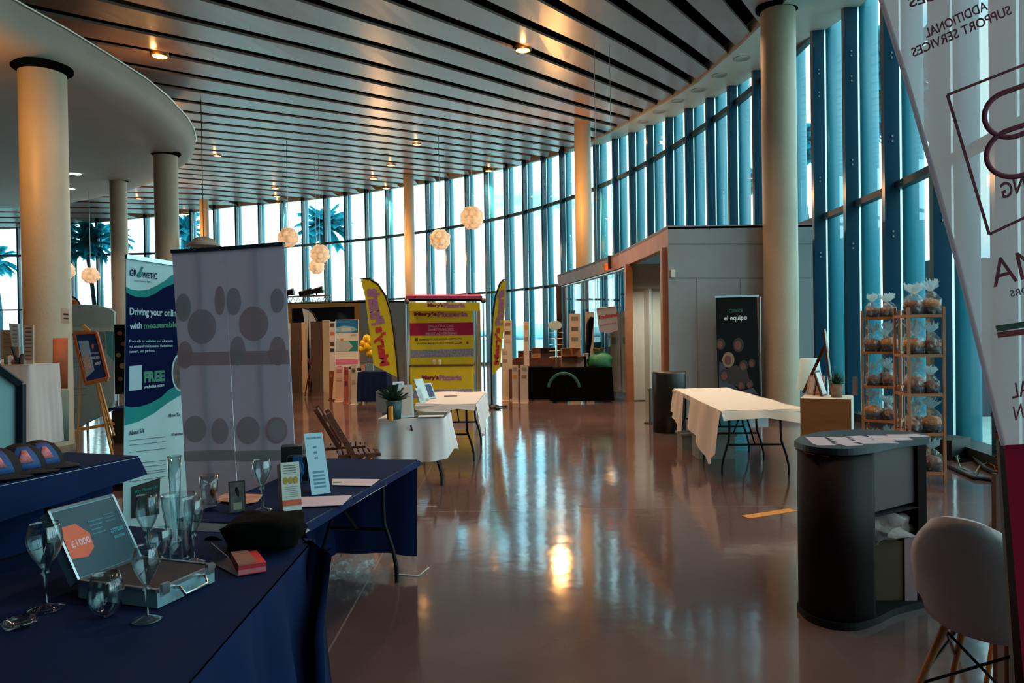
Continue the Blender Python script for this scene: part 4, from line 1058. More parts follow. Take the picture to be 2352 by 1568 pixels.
# counter
cf = Plane((0, D_-.1), (1, D_-.1))
fl_ = cf.p(942, 842); fr2 = cf.p(1085, 840)
b = B(); b.prism([V((fl_.x, fl_.y, .02)), V((fr2.x, fl_.y, .02)), V((fr2.x, fl_.y, fr2.z)), V((fl_.x, fl_.y, fl_.z))], (0, .40, 0)); b.build('counter', yel, t)
b = B(); b.prism([fl_+V((-.02, -.02, 0)), fr2+V((.02, -.02, 0)), fr2+V((.02, .42, 0)), fl_+V((-.02, .42, 0))], (0, 0, .03)); b.build('counter_top', mat('counter_brown', '6A5030', .4), t)
b = B(); pq(b, cf, [(944, 896), (1085, 893), (1086, 912), (945, 914)]); b.build('confetti_band', spec2, t)
b = B(); pq(b, sp, [(941, 742), (1087, 740), (1088, 769), (942, 771)]); b.build('magenta_band', mag, t)
b = B(); pq(b, sp, [(943, 804), (1088, 800), (1088, 818), (943, 822)]); b.build('speckle_band', terr, t)
def brand(b, pl, x0, x1, y, h, e=.006):
    xm = x0+(x1-x0)*.42
    ptext(b, "Mary's", pl, (x0, y), (xm, y), h, 0, .05, e); ptext(b, 'Pizzeria', pl, (xm+1, y), (x1, y-1), h, 1, .05, e)
for pl9, a9, c9, y9, h9 in ((f_, 982, 1068, 707, 11), (sp, 951, 1075, 728, 12), (cf, 969, 1061, 874, 13)): b = B(); brand(b, pl9, a9, c9, y9, h9); b.build('brand_lettering', [txr, txp], t)
b = B()
for s_, y, x0, x1 in (('SMART INCOME', 752, 984, 1042), ('SMART FRANCHISE', 760, 984, 1042), ('SMART ADVERTISING', 769, 977, 1050)): ptext(b, s_, sp, (x0, y), (x1, y-1), 6, 0, .03, .006)
b.build('slogan_lettering', mat('print_pinkwhite', 'D890A8', .5), t)
b = B(); ptext(b, '@MARYS.PIZZERIA.OFFICIAL', sp, (962, 783), (1062, 780), 5, 0, .02, .006); ptext(b, 'WWW.MARYS-PIZZERIA.COM', sp, (957, 792), (1061, 789), 5, 0, .02, .006); pq(b, sp, [(953, 776), (960, 776), (960, 783), (953, 783)], 0, .006); pq(b, sp, [(1071, 784), (1076, 784), (1076, 790), (1071, 790)], 0, .006)
b.build('small_lettering', mat('print_brown', '8A5A28', .5), t)
# grey side panels right of stand
wq(Plane((0, D_+.6), (1, D_+.6)), [(1090, 712), (1103, 712), (1106, 900), (1092, 905)], .05, 'side_panel', mat('stand_side', '9A9484', .6), t)
# person sized props on the counter
for i, (x, c_) in enumerate(((995, 'C8B8A0'), (1008, 'D8CCC0'))):
    p = cf.p(x, 838); p.y += .2; p.z = fl_.z+.03; b = B(); b.lathe([(.03, 0), (.035, .10), (0, .12)], p, 12); one('counter_jar', b, mat('jar%d' % i, c_, .5), ['small beige jar on yellow counter, left of two', 'small pale jar on yellow counter, right of two'][i], 'jar')

# ------------------------------------------------------------------ feather flags
def feather(name, lab, base_px, Y, edge, pole, mat_, txt=None, tm=None, cat='feather flag', group=None, base=True, tx=None):
    pl = Plane((0, Y), (1, Y)); q_ = atY(base_px, 900, Y); t = thing(name, lab, cat, (q_.x, q_.y, 0), group)
    b = B(); b.prism([pl.p(x, y) for x, y in edge], (0, .01, 0)); b.build('flag', mat_, t)
    b = B(); P = [pl.p(x, y) for x, y in pole]; P.append(V((P[-1].x, P[-1].y, .03))); b.tube(P, [.012]+[.02]*(len(P)-1), 8); b.build('pole', black, t)
    b = B(); c_ = V((P[-1].x, P[-1].y, 0))
    for a in (0, PI/2): b.box(c_+V((0, 0, .02)), (.75, .06, .03), a+.5)
    b.lathe([(.16, 0), (.16, .05), (.05, .08)], c_, 16); b.build('cross_base', black, t)
    if tx:
        for (s_, o, u, w_, mi_) in tx:
            b = B(); O = pl.p(*o, .012); text(b, s_, O, pl.p(*u, .012)-O, pl.p(*w_, .012)-O, mi_, .05); b.build('lettering', [orange_t, txp], t)
    return t
feather('feather_flag', 'yellow feather flag with red lettering left of the pizza stand', 915, 14.6,
    [(828, 641), (838, 680), (845, 730), (852, 790), (858, 838), (912, 866), (911, 830), (905, 770), (896, 715), (885, 680), (868, 653), (848, 641)],
    [(827, 639), (848, 640), (868, 652), (886, 680), (897, 715), (906, 770), (912, 830), (915, 866), (917, 940)], yel, group=None,
    tx=[("Mary's", (867, 842), (855, 752), (896, 838), 0), ('Pizzeria', (853, 748), (842, 664), (884, 742), 1)])
feather('feather_flag', 'narrow yellow feather flag right of the pizza stand, seen edge on', 1131, 15.4,
    [(1162, 645), (1161, 690), (1158, 745), (1152, 800), (1149, 843), (1131, 862), (1130, 800), (1132, 730), (1139, 680), (1149, 652), (1157, 644)],
    [(1163, 642), (1156, 642), (1148, 651), (1138, 680), (1131, 730), (1129, 800), (1129, 862), (1130, 937)], yel,
    tx=[("Mary's", (1149, 838), (1152, 752), (1134, 838), 0), ('Pizzeria', (1155, 746), (1159, 664), (1138, 748), 1)])
feather('feather_flag', 'plain white feather flag before the wood framed kiosk at left', 706, 21.0,
    [(694, 708), (698, 730), (702, 770), (708, 830), (712, 874), (704, 876), (713, 870), (715, 830), (716, 780), (727, 735), (720, 722), (708, 711)],
    [(694, 707), (708, 710), (720, 721), (727, 736)], white)

# ------------------------------------------------------------------ wood framed kiosk at left back
KD = 23.0; kp = Plane((0, KD), (1, KD))
t = thing('timber_kiosk', 'low kiosk with orange timber frame and dark glazing at left back', 'kiosk', tuple(V((kp.p(790, 800).x, KD, 0))))
kw = mat('kiosk_wood', 'E89A48', .5, var=.1); kwall = mat('kiosk_wall', 'A8A49C', .6, var=.05)
def kq(pts, th, nm, m_, dy=0.0):
    b = B(); P = [kp.p(x, y)+V((0, dy, 0)) for x, y in pts]; P = [V((p.x, p.y, 0 if p.z < .3 else p.z)) for p in P]; b.prism(P, (0, th, 0)); return b.build(nm, m_, t)
zb = lambda x: 774+(1176-x)*.015+69.5*1.6-6
kq([(560, 700), (828, 692), (828, 702), (560, 711)], .4, 'top_beam', kw)
kq([(814, 702), (828, 702), (829, 876), (815, 876)], .35, 'frame_post', kw)
kq([(659, 709), (667, 709), (668, 878), (660, 878)], .35, 'frame_post', kw)
kq([(828, 690), (936, 690), (938, 874), (829, 876)], .3, 'side_wall', kwall)
kq([(667, 708), (815, 703), (815, 876), (667, 878)], .02, 'dark_glazing', mat('kiosk_glass', '1A1E22', .12, spec=.9), .15)
kq([(560, 711), (660, 709), (660, 878), (560, 880)], .1, 'dark_wall', mat('kiosk_dark', '2A2826', .5), .1)
b = B(); a_ = kp.p(560, 698); c_ = kp.p(936, 688); b.poly([(a_.x, KD), (c_.x, KD), (c_.x, KD+4), (a_.x, KD+4)], a_.z-.02, a_.z+.03); b.build('roof', kwall, t)
# small gantry behind the kiosk
b = B(); T = lambda x, y: atY(x, y, 27.5)
t2 = thing('light_truss', 'thin silver truss with black stage lights above the kiosk roof', 'truss', tuple(V((T(700, 690).x, 27.5, 0))))
b = B(); b.tube([T(655, 682), T(760, 678)], .035, 6); b.tube([T(655, 697), T(760, 693)], .035, 6)
for x in range(655, 760, 12): b.tube([T(x, 697), T(x+6, 681), T(x+12, 696)], .02, 5)
b.build('truss', steel, t2)
for x in (665, 752):
    b = B(); q_ = T(x, 690); b.tube([V((q_.x, q_.y, 0)), q_], .04, 8); b.build('leg', steel, t2)
for x, y in ((702, 672), (727, 668), (660, 673)):
    b = B(); q_ = T(x, y); b.tube([q_+V((-.25, 0, -.04)), q_+V((.25, 0, .06))], [.09, .14], 10); b.tube([q_, q_+V((0, 0, -.18))], .03, 6); b.build('stage_light', black, t2)
# brown and cream partition doors before the kiosk
for i, (x0, x1, yt, m_, lab) in enumerate(((659, 667, 742, 'E0D8C8', 'pale narrow partition panel at the far left of kiosk front'), (668, 691, 741, '5C463C', 'dark brown partition panel left of the white feather flag'), (692, 703, 740, 'D8B890', 'cream partition strip behind white feather flag'), (713, 739, 738, '56423A', 'dark brown partition panel right of the white feather flag'), (740, 757, 735, 'C4B496', 'beige partition panel left of the blue poster'))):
    Y_ = 20.5; b = B(); p0 = atY(x0, yt, Y_); p1 = atY(x1, yt, Y_); b.prism([V((p0.x, Y_, 0)), V((p1.x, Y_, 0)), p1, p0], (0, .06, 0)); one('partition_panel', b, mat('part%d' % i, m_, .6, var=.06), lab, 'partition')
# shelf column of small pictures
Y_ = 19.5; t = thing('sample_tower', 'narrow white tower shelf with dark samples left of blue poster', 'shelf', tuple(V((atY(762, 800, Y_).x, Y_, 0))))
b = B(); p0 = atY(756, 738, Y_); p1 = atY(769, 738, Y_); b.prism([V((p0.x, Y_, 0)), V((p1.x, Y_, 0)), p1, p0], (0, .25, 0)); b.build('tower', mat('tower_white', 'DCD4D0', .6), t)
tpz = Plane((0, Y_), (1, Y_))
for y, c_ in ((742, '4A3A34'), (762, 'C8844A'), (786, '5A3C2C'), (800, '3A3450')):
    b = B(); pq(b, tpz, [(758, y), (768, y), (768, y+8), (758, y+8)]); b.build('sample', mat('smp'+c_, c_, .5), t)
# blue poster wall
Y_ = 18.8; pp = Plane((0, Y_), (1, Y_)); t = thing('travel_poster', 'large blue and teal travel poster board behind the crowded tables', 'poster', tuple(V((atY(797, 800, Y_).x, Y_, 0))))
b = B(); p0 = pp.p(770, 734); p1 = pp.p(823, 733); b.prism([V((p0.x, Y_, 0)), V((p1.x, Y_, 0)), p1, p0], (0, .05, 0)); b.build('board', paper, t)
b = B()
pq(b, pp, [(771, 735), (822, 734), (822, 764), (771, 764)], 0); pq(b, pp, [(772, 752), (790, 748), (812, 750), (822, 757), (806, 763), (772, 763)], 1, .005); pq(b, pp, [(784, 753), (807, 752), (807, 760), (784, 762)], 3, .007)
pq(b, pp, [(771, 783), (822, 782), (822, 806), (771, 806)], 2, .004); pq(b, pp, [(771, 783), (800, 783), (811, 795), (800, 806), (771, 806)], 4, .006); pq(b, pp, [(771, 825), (822, 825), (822, 835), (771, 836)], 5, .006)
for x, y, r_, mi in ((783, 779, 2.5, 6), (787, 779, 2.5, 6), (776, 779, 2, 1)): pell(b, pp, x, y, r_, r_, mi, .008, 10)
ptext(b, 'AGENCIA', pp, (805, 771), (820, 771), 4, 6, .03, .008)
b.build('print', [mat('poster_blue', '1A78B8', .5), mat('poster_cloud', '8AC0D8', .5), mat('poster_teal', '1A8A8C', .5), mat('poster_lt', 'C0D0DC', .5), mat('poster_pale', 'B0C0C4', .5), mat('poster_pink', 'D87AA8', .5), mat('poster_orange', 'D8925A', .5)], t)
# yellow balloon dog
Y_ = 17.5; q_ = atY(845, 806, Y_); t = thing('yellow_balloon', 'bunch of bright yellow balloons tied behind the left feather flag', 'balloon', tuple(q_))
for dx, dz, r_ in ((0, .10, .12), (-.10, .18, .10), (.08, .22, .11), (-.02, .30, .10), (-.14, .05, .09), (.04, -.05, .09)):
    b = B(); b.blob(q_+V((dx, 0, dz)), (r_, r_, r_*1.15), 8); b.build('balloon', mat('balloon_yellow', 'F0C010', .3), t)
b = B(); b.tube([V((q_.x, q_.y, .8)), q_+V((0, 0, .05))], .008, 5); b.build('stick', white, t)

# ------------------------------------------------------------------ booth tables with cloths (left middle)
def booth(name_lab, x0, x1, ytop, Y, z, clothc, cat='counter', cat_name='cloth_covered_table', depth=.7, hem=.04, folds=5):
    p0 = atY(x0, ytop, Y); p1 = atY(x1, ytop, Y); t = thing(cat_name, name_lab, cat, ((p0.x+p1.x)/2, Y, 0))
    b = B(); b.box(((p0.x+p1.x)/2, Y+depth/2, z-.015), ((p1-p0).length, depth, .03)); b.build('table_top', tabletop_m, t)
    b = B(); b.box(((p0.x+p1.x)/2, Y+depth/2, z+.004), ((p1-p0).length+.02, depth+.02, .006))
    a, c, d, e = V((p0.x, Y, z)), V((p1.x, Y, z)), V((p1.x, Y+depth, z)), V((p0.x, Y+depth, z))
    skirt(b, [e, a, c, d], 1, lambda f: hem, folds*3, .015, 90, 1); b.build('cloth', clothc, t)
    for sx in (.06, -.06):
        for yy in (Y+.06, Y+depth-.06):
            bb = B(); xx = p0.x+.06 if sx > 0 else p1.x-.06; bb.tube([(xx, yy, z-.03), (xx, yy, 0)], .015, 6); bb.build('leg', blackmetal, t)
    return t, p0, p1
navy = mat('navy_cloth', (.0022, .013, .060), .9, var=.12, scale=5, spec=.15)
blackc = mat('black_cloth', '040506', .95, var=.1, spec=.05)
creamc = mat('cream_cloth', 'C8B8A4', .8, var=.1)
booth('navy cloth covered table behind the left feather flag', 822, 886, 845, 17.0, .74, navy)
booth('cream fronted low counter under blue poster', 768, 818, 836, 17.8, .76, creamc)
rr = random.Random(11)
def leaflet_rack(lab, x, y, w_, h_, Y, cols, name='leaflet_stand'):
    pl = Plane((0, Y), (1, Y)); q_ = pl.p(x+w_/2, y+h_); t = thing(name, lab, 'leaflet stand', tuple(q_)); b = B(); P = [pl.p(x, y), pl.p(x+w_, y), pl.p(x+w_, y+h_), pl.p(x, y+h_)]; P[2].z = P[3].z = .01; b.prism(P, (0, .04, 0)); b.box((q_.x, Y+.02, .01), ((P[1]-P[0]).length, .28, .02)); b.build('board', mat('lb'+cols[0], cols[0], .5), t)
    b = B()
    for k, c_ in enumerate(cols[1:]):
        yy = y+h_*(k+.3)/(len(cols)-.6); pq(b, pl, [(x+w_*.2, yy), (x+w_*.8, yy), (x+w_*.8, yy+h_*.45/len(cols)), (x+w_*.2, yy+h_*.45/len(cols))], k, .005)
    b.build('print', [mat('lp'+c_, c_, .5) for c_ in cols[1:]], t); return t
# objects on and before these counters
leaflet_rack('pale pink leaflet stand on floor before the cream counter', 770, 842, 18, 46, 17.3, ['D0B0A8', 'C07878', 'C0A090'])
leaflet_rack('red brown roll-up poster between cream counter and navy table', 790, 842, 10, 62, 16.9, ['A85A54', '8A3A48', '6A2A40'])
leaflet_rack('beige roll-up with round logo beside the navy table', 806, 838, 12, 62, 16.6, ['C4B8A8', '5A5A50', 'A89A88'])
leaflet_rack('short brown leaflet stand by the sample tower', 756, 852, 10, 34, 18.0, ['7A4226', 'A86038'])
for i, (x, y, w_, h_, c_, lab) in enumerate(((774, 826, 9, 10, 'C05A9A', 'magenta box on cream counter'), (800, 826, 10, 8, '1A2A50', 'navy box on cream counter'), (815, 830, 14, 7, '3A2A3C', 'dark plum box on table edge by flag'), (840, 822, 16, 16, '6A8CA8', 'pale blue brochure pile on navy table'), (826, 815, 12, 14, 'B09080', 'tan box behind brochures on navy table'))):
    Y_ = 17.4 if x > 812 else 18.0; p = atY(x+w_/2, y+h_, Y_); ww = w_*Y_/F; hh = h_*Y_/F; p.z = .755; b = B(); b.box(p+V((0, .1, hh/2)), (ww, .15, hh)); one('display_box', b, mat('dbx%d' % i, c_, .5), lab, 'box')
# folded frame easel silhouettes
b = B(); T = lambda x, y: atY(x, y, 19.0); a_, c_ = T(707, 890), T(700, 890); a_.z = c_.z = .02; b.tube([T(707, 822), T(716, 850), a_], .02, 5); b.tube([c_, T(716, 822)], .02, 5); one('folded_easel', b, dwood, 'thin dark easel leaning below white feather flag', 'easel')
b = B(); p = atY(878, 905, 15.0); b.box((p.x, p.y, .22), (.22, .22, .44)); one('clear_box', b, mat('grey_clear', '7A8288', .3), 'grey translucent box stack behind small white table', 'box')

# ------------------------------------------------------------------ right middle: sunlit craft tables
tcl = mat('brown_cloth', '5A3A34', .8, var=.2)
booth('brown cloth craft table crowded with wooden displays, right of the flag', 1162, 1222, 845, 17.2, .74, tcl)
booth('black cloth counter in front of the pavilion glass', 1272, 1405, 846, 16.3, .80, blackc)
booth('black cloth table left of the black counter', 1216, 1270, 840, 16.9, .80, blackc)
booth('long rear craft table with brown cloth behind', 1170, 1300, 812, 20.5, .9, tcl)
# teal arc emblem on the black counter
bpz = Plane((0, 16.25), (1, 16.25)); b = B(); P = []
for k in range(15):
    a = PI*.95-PI*.9*k/14; P.append(atY(1295+36*math.cos(a), 895-38*math.sin(a), 16.24))
b.tube(P, .035, 6, flat=.2); tag(b.build('cloth_emblem', mat('emblem_teal', '1E5A5A', .6)), 'teal arc emblem on black counter cloth front', 'emblem')
leaf = [('tall pale card display right of flag, first', 1156, 735, 20, 66, 19.5, ['D8CCC0', 'A0785A', '6A4A38', 'C0B0A0']),
        ('narrow pale card display, second from the flag', 1202, 738, 13, 66, 19.9, ['DCD2C8', 'E8B040', '9A9A98']),
        ('white menu board standing before the pavilion corner', 1307, 720, 26, 80, 19.6, ['D0C4B8', '8A8078', '6A625C', '8A8078']),
        ('pale roll-up behind the black feather banner', 1344, 716, 20, 110, 19.0, ['B4ACA0', '8A8A84', '706A64']),
        ('pale tilted card easel on brown cloth table', 1152, 800, 16, 46, 16.9, ['D8C4B0', 'B89A7A', 'A08468']),
        ('white leaflet stand with orange foot, left of two', 1176, 838, 14, 43, 16.4, ['C8B8AC', '9A8A80', 'D88A20']),
        ('white leaflet stand with brown foot, right of two', 1195, 838, 18, 43, 16.3, ['C4B4A8', '9A8A80', 'A06848'])]
for a in leaf: leaflet_rack(*a)
cb_ = [(1290, 800, 44, 20, 'A87048', 'open cardboard box on top of the black counter pile'), (1290, 818, 38, 28, '8A5E42', 'large cardboard box on black counter'), (1325, 818, 22, 30, 'A89888', 'beige box with labels beside cardboard box'), (1342, 812, 10, 34, 'B8C4D0', 'pale blue striped box at the middle of black counter'), (1362, 800, 28, 26, '9A8C6C', 'square kraft box above the green bag'), (1222, 798, 20, 22, 'C89068', 'tan cardboard box with red top on rear table'), (1190, 812, 30, 16, 'A87A58', 'low tan box on craft table'), (1242, 806, 34, 22, '4A3844', 'dark plum crate on rear craft table'), (1207, 820, 12, 13, 'D8D0C8', 'small white box on craft table edge')]
for i, (x, y, w_, h_, c_, lab) in enumerate(cb_):
    Y_ = 16.8 if x > 1270 else 20.7; p = atY(x+w_/2, y+h_, Y_); p.z = p.z if x > 1270 else .908; ww = w_*Y_/F; hh = h_*Y_/F; t = thing('cardboard_box', lab, 'box', tuple(p)); m_ = mat('cbx%d' % i, c_, .6)
    b = B(); b.box(p+V((0, .15, hh/2)), (ww, .3, hh)); b.build('carton', m_, t)
    b = B(); b.box(p+V((-ww*.25, -.06, hh*1.02)), (ww*.45, .14, .01), .1); b.box(p+V((ww*.25, -.06, hh*1.03)), (ww*.45, .14, .01), -.1); b.build('flap', m_, t)
p = atY(1380, 843, 16.7); b = B(); b.blob(p+V((0, .1, .12)), (.30, .22, .22), 9, 0, .25, 2, .8); one('green_bag', b, mat('green_bag', '2A7A58', .5, bump=.4), 'soft green bag on the right end of black counter', 'bag')
# black feather banner with print
feather('feather_flag', 'small black feather banner with pale print behind black counter', 1350, 17.6,
    [(1358, 727), (1350, 742), (1347, 790), (1346, 820), (1354, 822), (1358, 790), (1363, 745), (1364, 730)], [(1364, 730), (1357, 727), (1349, 742), (1346, 790), (1345, 850)], blackc)
# hanging white sign
Y_ = 15.2; hp = Plane((0, Y_), (1, Y_)); q_ = hp.p(1396, 764); t = thing('hanging_sign', 'white cloth sign with red lettering hanging before pavilion glass', 'sign', tuple(q_))
b = B(); b.prism([hp.p(1370, 709), hp.p(1416, 703), hp.p(1420, 758), (hp.p(1396, 766)), hp.p(1376, 760)], (0, .01, 0)); b.build('cloth', mat('sign_cloth', 'D8DCE0', .7), t)
b = B(); ptext(b, 'Traditional', hp, (1373, 734), (1418, 726), 9, 0, .04, .012); b.build('lettering', mat('sign_red', 'C83A34', .6), t)
b = B(); ptext(b, 'pastries', hp, (1379, 750), (1414, 744), 5, 0, .02, .012); b.build('small_lettering', mat('sign_pink', 'C87878', .6), t)
b = B(); b.tube([hp.p(1370, 709), hp.p(1416, 703)], .012, 6)
for x, y in ((1373, 708), (1408, 704)): b.tube([hp.p(x, y), V((hp.p(x, y).x+.0, Y_, zc(hp.p(x, y).x, Y_)))], .006, 5)
b.build('hanging_cord', steel, t)
# oval sign
hp = Plane((0, 16.9), (1, 16.9)); q_ = hp.p(1275, 760); t = thing('oval_sign', 'pale blue oval sign on thin wire stand over the craft tables', 'sign', tuple(q_))
b = B(); pell(b, hp, 1275, 747, 16, 11, 0, .0, 24); f = b.f[-1]; pts = [b.v[i] for i in f]; b = B(); b.prism(pts, (0, .02, 0)); b.build('plate', mat('oval_blue', 'C0D4D8', .5), t)
b = B(); b.tube([hp.p(1277, 758), V((hp.p(1277, 758).x, 16.9, .8))], .012, 6)
for y in (764, 778, 792, 806, 820): b.tube([hp.p(1262, y), hp.p(1294, y-1)], .008, 5)
b.build('wire_stand', steel, t)
# dark goods in the background behind the pavilion glass
gp = Plane((0, 19.5), (1, 19.5)); 
for i, (x0, y0, x1, y1, c_, lab) in enumerate(((1384, 740, 1412, 790, '5A4A58', 'muted purple display board behind pavilion glass'), (1360, 786, 1400, 830, '2A6A8A', 'blue display board behind pavilion glass'), (1400, 710, 1440, 800, '5A7080', 'grey blue display board at the glass right end'))):
    b = B(); P = [gp.p(x0, y0), gp.p(x1, y0), gp.p(x1, y1), gp.p(x0, y1)]; P[2].z = P[3].z = 0.0 if i == 2 else P[2].z; P = [P[0], P[1], V((P[2].x, P[2].y, 0)), V((P[3].x, P[3].y, 0))]; b.prism(P, (0, .05, 0)); one('display_board', b, mat('gbd%d' % i, c_, .5), lab, 'display board')

# ------------------------------------------------------------------ two white tables in the middle and the folding chairs
c1, c2, c3, c4 = V((-1.21, 8.75, .74)), V((-.46, 8.62, .74)), V((-.40, 10.45, .74)), V((-1.16, 10.55, .74))
t, P = folding_table(((c1+c3)/2), 1.83, .74, -.03, 'white topped folding table with black legs before the yellow stand')
wc = cloth_trans('white_cloth_cool', 'F0F0F4', .2)
b = B(); rows = []
for i in range(13):
    row = []
    for j in range(9):
        p = c1.lerp(c4, i/12).lerp(c2.lerp(c3, i/12), j/8); p.z = .757+.004*math.sin(i+j); 
        row.append(p)
    rows.append(row)
b.grid(rows); skirt(b, [c2+V((0, 0, .015)), c3+V((0, 0, .015))], 1, lerp_hem([(0, .40), (.2, .30), (.5, .42), (1, .5)]), 3, .03, 30, 1)
skirt(b, [c1+V((0, 0, .015)), c2+V((0, 0, .015))], 1, lerp_hem([(0, .69), (.4, .64), (.7, .70), (1, .68)]), 1, .01, 24, 1)
one('tablecloth', b, wc, 'smooth white cloth on the farther middle table before the yellow stand', 'tablecloth')
s1, s2 = onz(870, 965, .74), onz(1018, 963, .74); dv = V((.02, .62, 0))
t, P = folding_table(((s1+s2)/2+dv/2), .62, .64, 0, 'small table with light metal legs under a draped white cloth')
b = B(); rows = [[s1.lerp(s2, j/10)+dv*i/6+V((0, 0, .016+.003*math.sin(i+j))) for j in range(11)] for i in range(7)]; b.grid(rows)
skirt(b, [s1+dv+V((0, 0, .016)), s1+V((0, 0, .016)), s2+V((0, 0, .016)), s2+dv+V((0, 0, .016))], 1, lerp_hem([(0, .38), (.3, .36), (.36, .32), (.5, .30), (.68, .34), (.7, .36), (.74, .42), (1, .34)]), 7, .035, 90, 3, rows=12)
one('tablecloth', b, wc, 'white cloth hanging in deep folds over the small middle table', 'tablecloth')
# leg of the small table stands clear below the cloth
q_ = onz(1009, 1131, 0)
# items on the small table
dg = mat('dark_teal_cloth', '123A3C', .7)
b = B(); p = (s1+s2)/2+dv*.45; b.box((p.x+.12, p.y, .763), (.42, .45, .006)); one('table_runner', b, dg, 'dark teal mat spread on the small white table', 'mat')
p = onz(905, 962, .765); t = thing('gift_bag', 'dark teal gift bag with small plant on small white table', 'bag', tuple(p))
b = B(); b.lathe([(0, 0), (.07, 0), (.085, .19), (.08, .19), (.07, .05)], p, 16); b.build('bag_body', mat('teal_bag', '1A4A50', .5), t)
b = B()
for i in range(70):
    a = R.uniform(0, 2*PI); el = R.uniform(.3, 1.5); L = R.uniform(.08, .2); d = V((math.cos(a)*math.cos(el), math.sin(a)*math.cos(el), math.sin(el))); s_ = V((.012, 0, 0)); o = p+V((0, 0, .17)); b.add([o-s_, o+s_, o+d*L+s_, o+d*L-s_], [(0, 1, 2, 3)])
b.build('foliage', mat('plant_dark', '1A3A2C', .7, var=.4), t)
b = B(); p = onz(898, 966, .765); b.box(p+V((0, 0, .07)), (.03, .10, .14)); one('orange_book', b, mat('orange_spine', 'D88A20', .5), 'narrow orange spined book standing on small white table', 'book')
easel_sign(onz(936, 958, .765), .34, .14, (.3, -.95, 0), .28, 'clear framed card with red figure leaning on small white table', mat('card_rosy', 'B8A8A0', .4), mat('acrylic_edge', 'A8C0C8', .2), 'framed_card', 'card stand')
easel_sign(onz(916, 950, .765)+V((0, .15, 0)), .34, .12, (.5, -.85, 0), .2, 'clear framed card behind the plant on small white table', mat('card_grey', '7A8488', .4), mat('acrylic_edge2', 'B0C4CC', .2), 'framed_card', 'card stand')
b = B(); p = onz(985, 957, .768); b.box(p+V((.02, .03, .004)), (.26, .12, .006), .05); one('paper_sheet', b, paper, 'white paper sheet at the back of small white table', 'paper')
# brochures on the far table
for i, (x, y, w_, h_, c_, lab) in enumerate(((978, 918, .16, .30, 'B0D0D8', 'tall pale blue brochure in rack on farther white table'), (993, 914, .16, .22, '1A2C58', 'navy brochure lying against rack on farther white table'), (972, 924, .10, .20, '8AA8B0', 'grey blue leaflets in front of brochure rack'))):
    easel_sign(onz(x, y, .765), h_, w_, (.8, -.6, 0), .45, lab, mat('br%d' % i, c_, .4), mat('acrylic_edge', 'A8C0C8', .2), 'brochure', 'brochure')
b = B(); p = onz(1035, 909, .764); b.box(p, (.18, .05, .008), .1); one('cable_tie', b, mat('grey_strap', '50545A', .5), 'thin dark pen lying on farther white table', 'pen')
# folding chairs
def fold_chair(c, rz, label):
    t = thing('folding_chair', label, 'chair', (0, 0, 0), 'dark wooden folding chairs beside small white table'); WL[t.name] = V((0, 0, 0)); m_ = dwood
    for sx in (-1, 1):
        b = B(); b.bar((sx*.20, .26, .86), (sx*.20, -.22, 0), .045, .022, side=(0, 1, 0)); b.build('long_leg', m_, t)
        b = B(); b.bar((sx*.17, -.16, .44), (sx*.17, .30, 0), .04, .022, side=(0, 1, 0)); b.build('rear_leg', m_, t)
    for z, nm in ((.80, 'top_rail'), (.66, 'back_slat')):
        b = B(); y = .26-(.86-z)*.558; b.bar((-.20, y, z), (.20, y, z), .09 if nm == 'top_rail' else .05, .016, side=(0, .5, .86)); b.build(nm, m_, t)
    b = B()
    for k in range(8): b.box((0, -.22+k*.052, .445), (.36, .036, .014))
    for sx in (-1, 1): b.box((sx*.16, -.04, .43), (.022, .42, .025))
    b.build('seat', m_, t)
    b = B(); b.bar((-.17, .2, .10), (.17, .2, .10), .03, .015); b.bar((-.2, -.12, .18), (.2, -.12, .18), .03, .015); b.build('stretcher', m_, t)
    t.location = c; t.rotation_euler = (0, 0, rz); return t
pc_ = onz(800, 1120, 0)
fc = fold_chair((-1.60, 7.08, 0), 1.85, 'dark wooden folding chair nearest, its back toward the small white table')
dup(fc, (-1.84, 7.55, 0), 1.80, 'dark wooden folding chair behind the nearer one, partly hidden')

# ------------------------------------------------------------------ LEFT: colour patches wrapped on the thick column
def wrap(x0, x1, y0, y1, m_, lab, name='column_patch', Yc=10.1, r=None):
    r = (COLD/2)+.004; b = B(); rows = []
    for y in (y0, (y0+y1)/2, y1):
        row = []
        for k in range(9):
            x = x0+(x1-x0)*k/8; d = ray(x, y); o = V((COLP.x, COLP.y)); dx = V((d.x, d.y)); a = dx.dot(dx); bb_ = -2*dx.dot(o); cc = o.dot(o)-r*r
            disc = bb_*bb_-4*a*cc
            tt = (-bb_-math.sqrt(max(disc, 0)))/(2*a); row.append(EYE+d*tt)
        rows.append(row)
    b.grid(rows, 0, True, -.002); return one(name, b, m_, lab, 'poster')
wrap(122, 156, 776, 892, mat('orange_patch', 'B0562E', .7, var=.3, scale=4), 'orange patch wrapped on the right side of thick left column')
wrap(116, 158, 896, 1012, mat('sage_patch', '6A8078', .7, var=.1), 'grey green patch wrapped low on the thick left column')
pA_ = Plane((0, 9.7), (1, 9.7)); b = B(); b.prism([pA_.p(139, 708), pA_.p(158, 710), pA_.p(158, 744), pA_.p(140, 742)], (0, .004, 0)); pq(b, pA_, [(145, 719), (157, 720), (157, 724), (145, 723)], 1); pq(b, pA_, [(146, 729), (157, 730), (157, 733), (146, 732)], 1)
one('paper_notice', b, [paper, mat('notice_ink', '4A4A58', .6)], 'small white paper notice taped to the thick left column', 'notice')

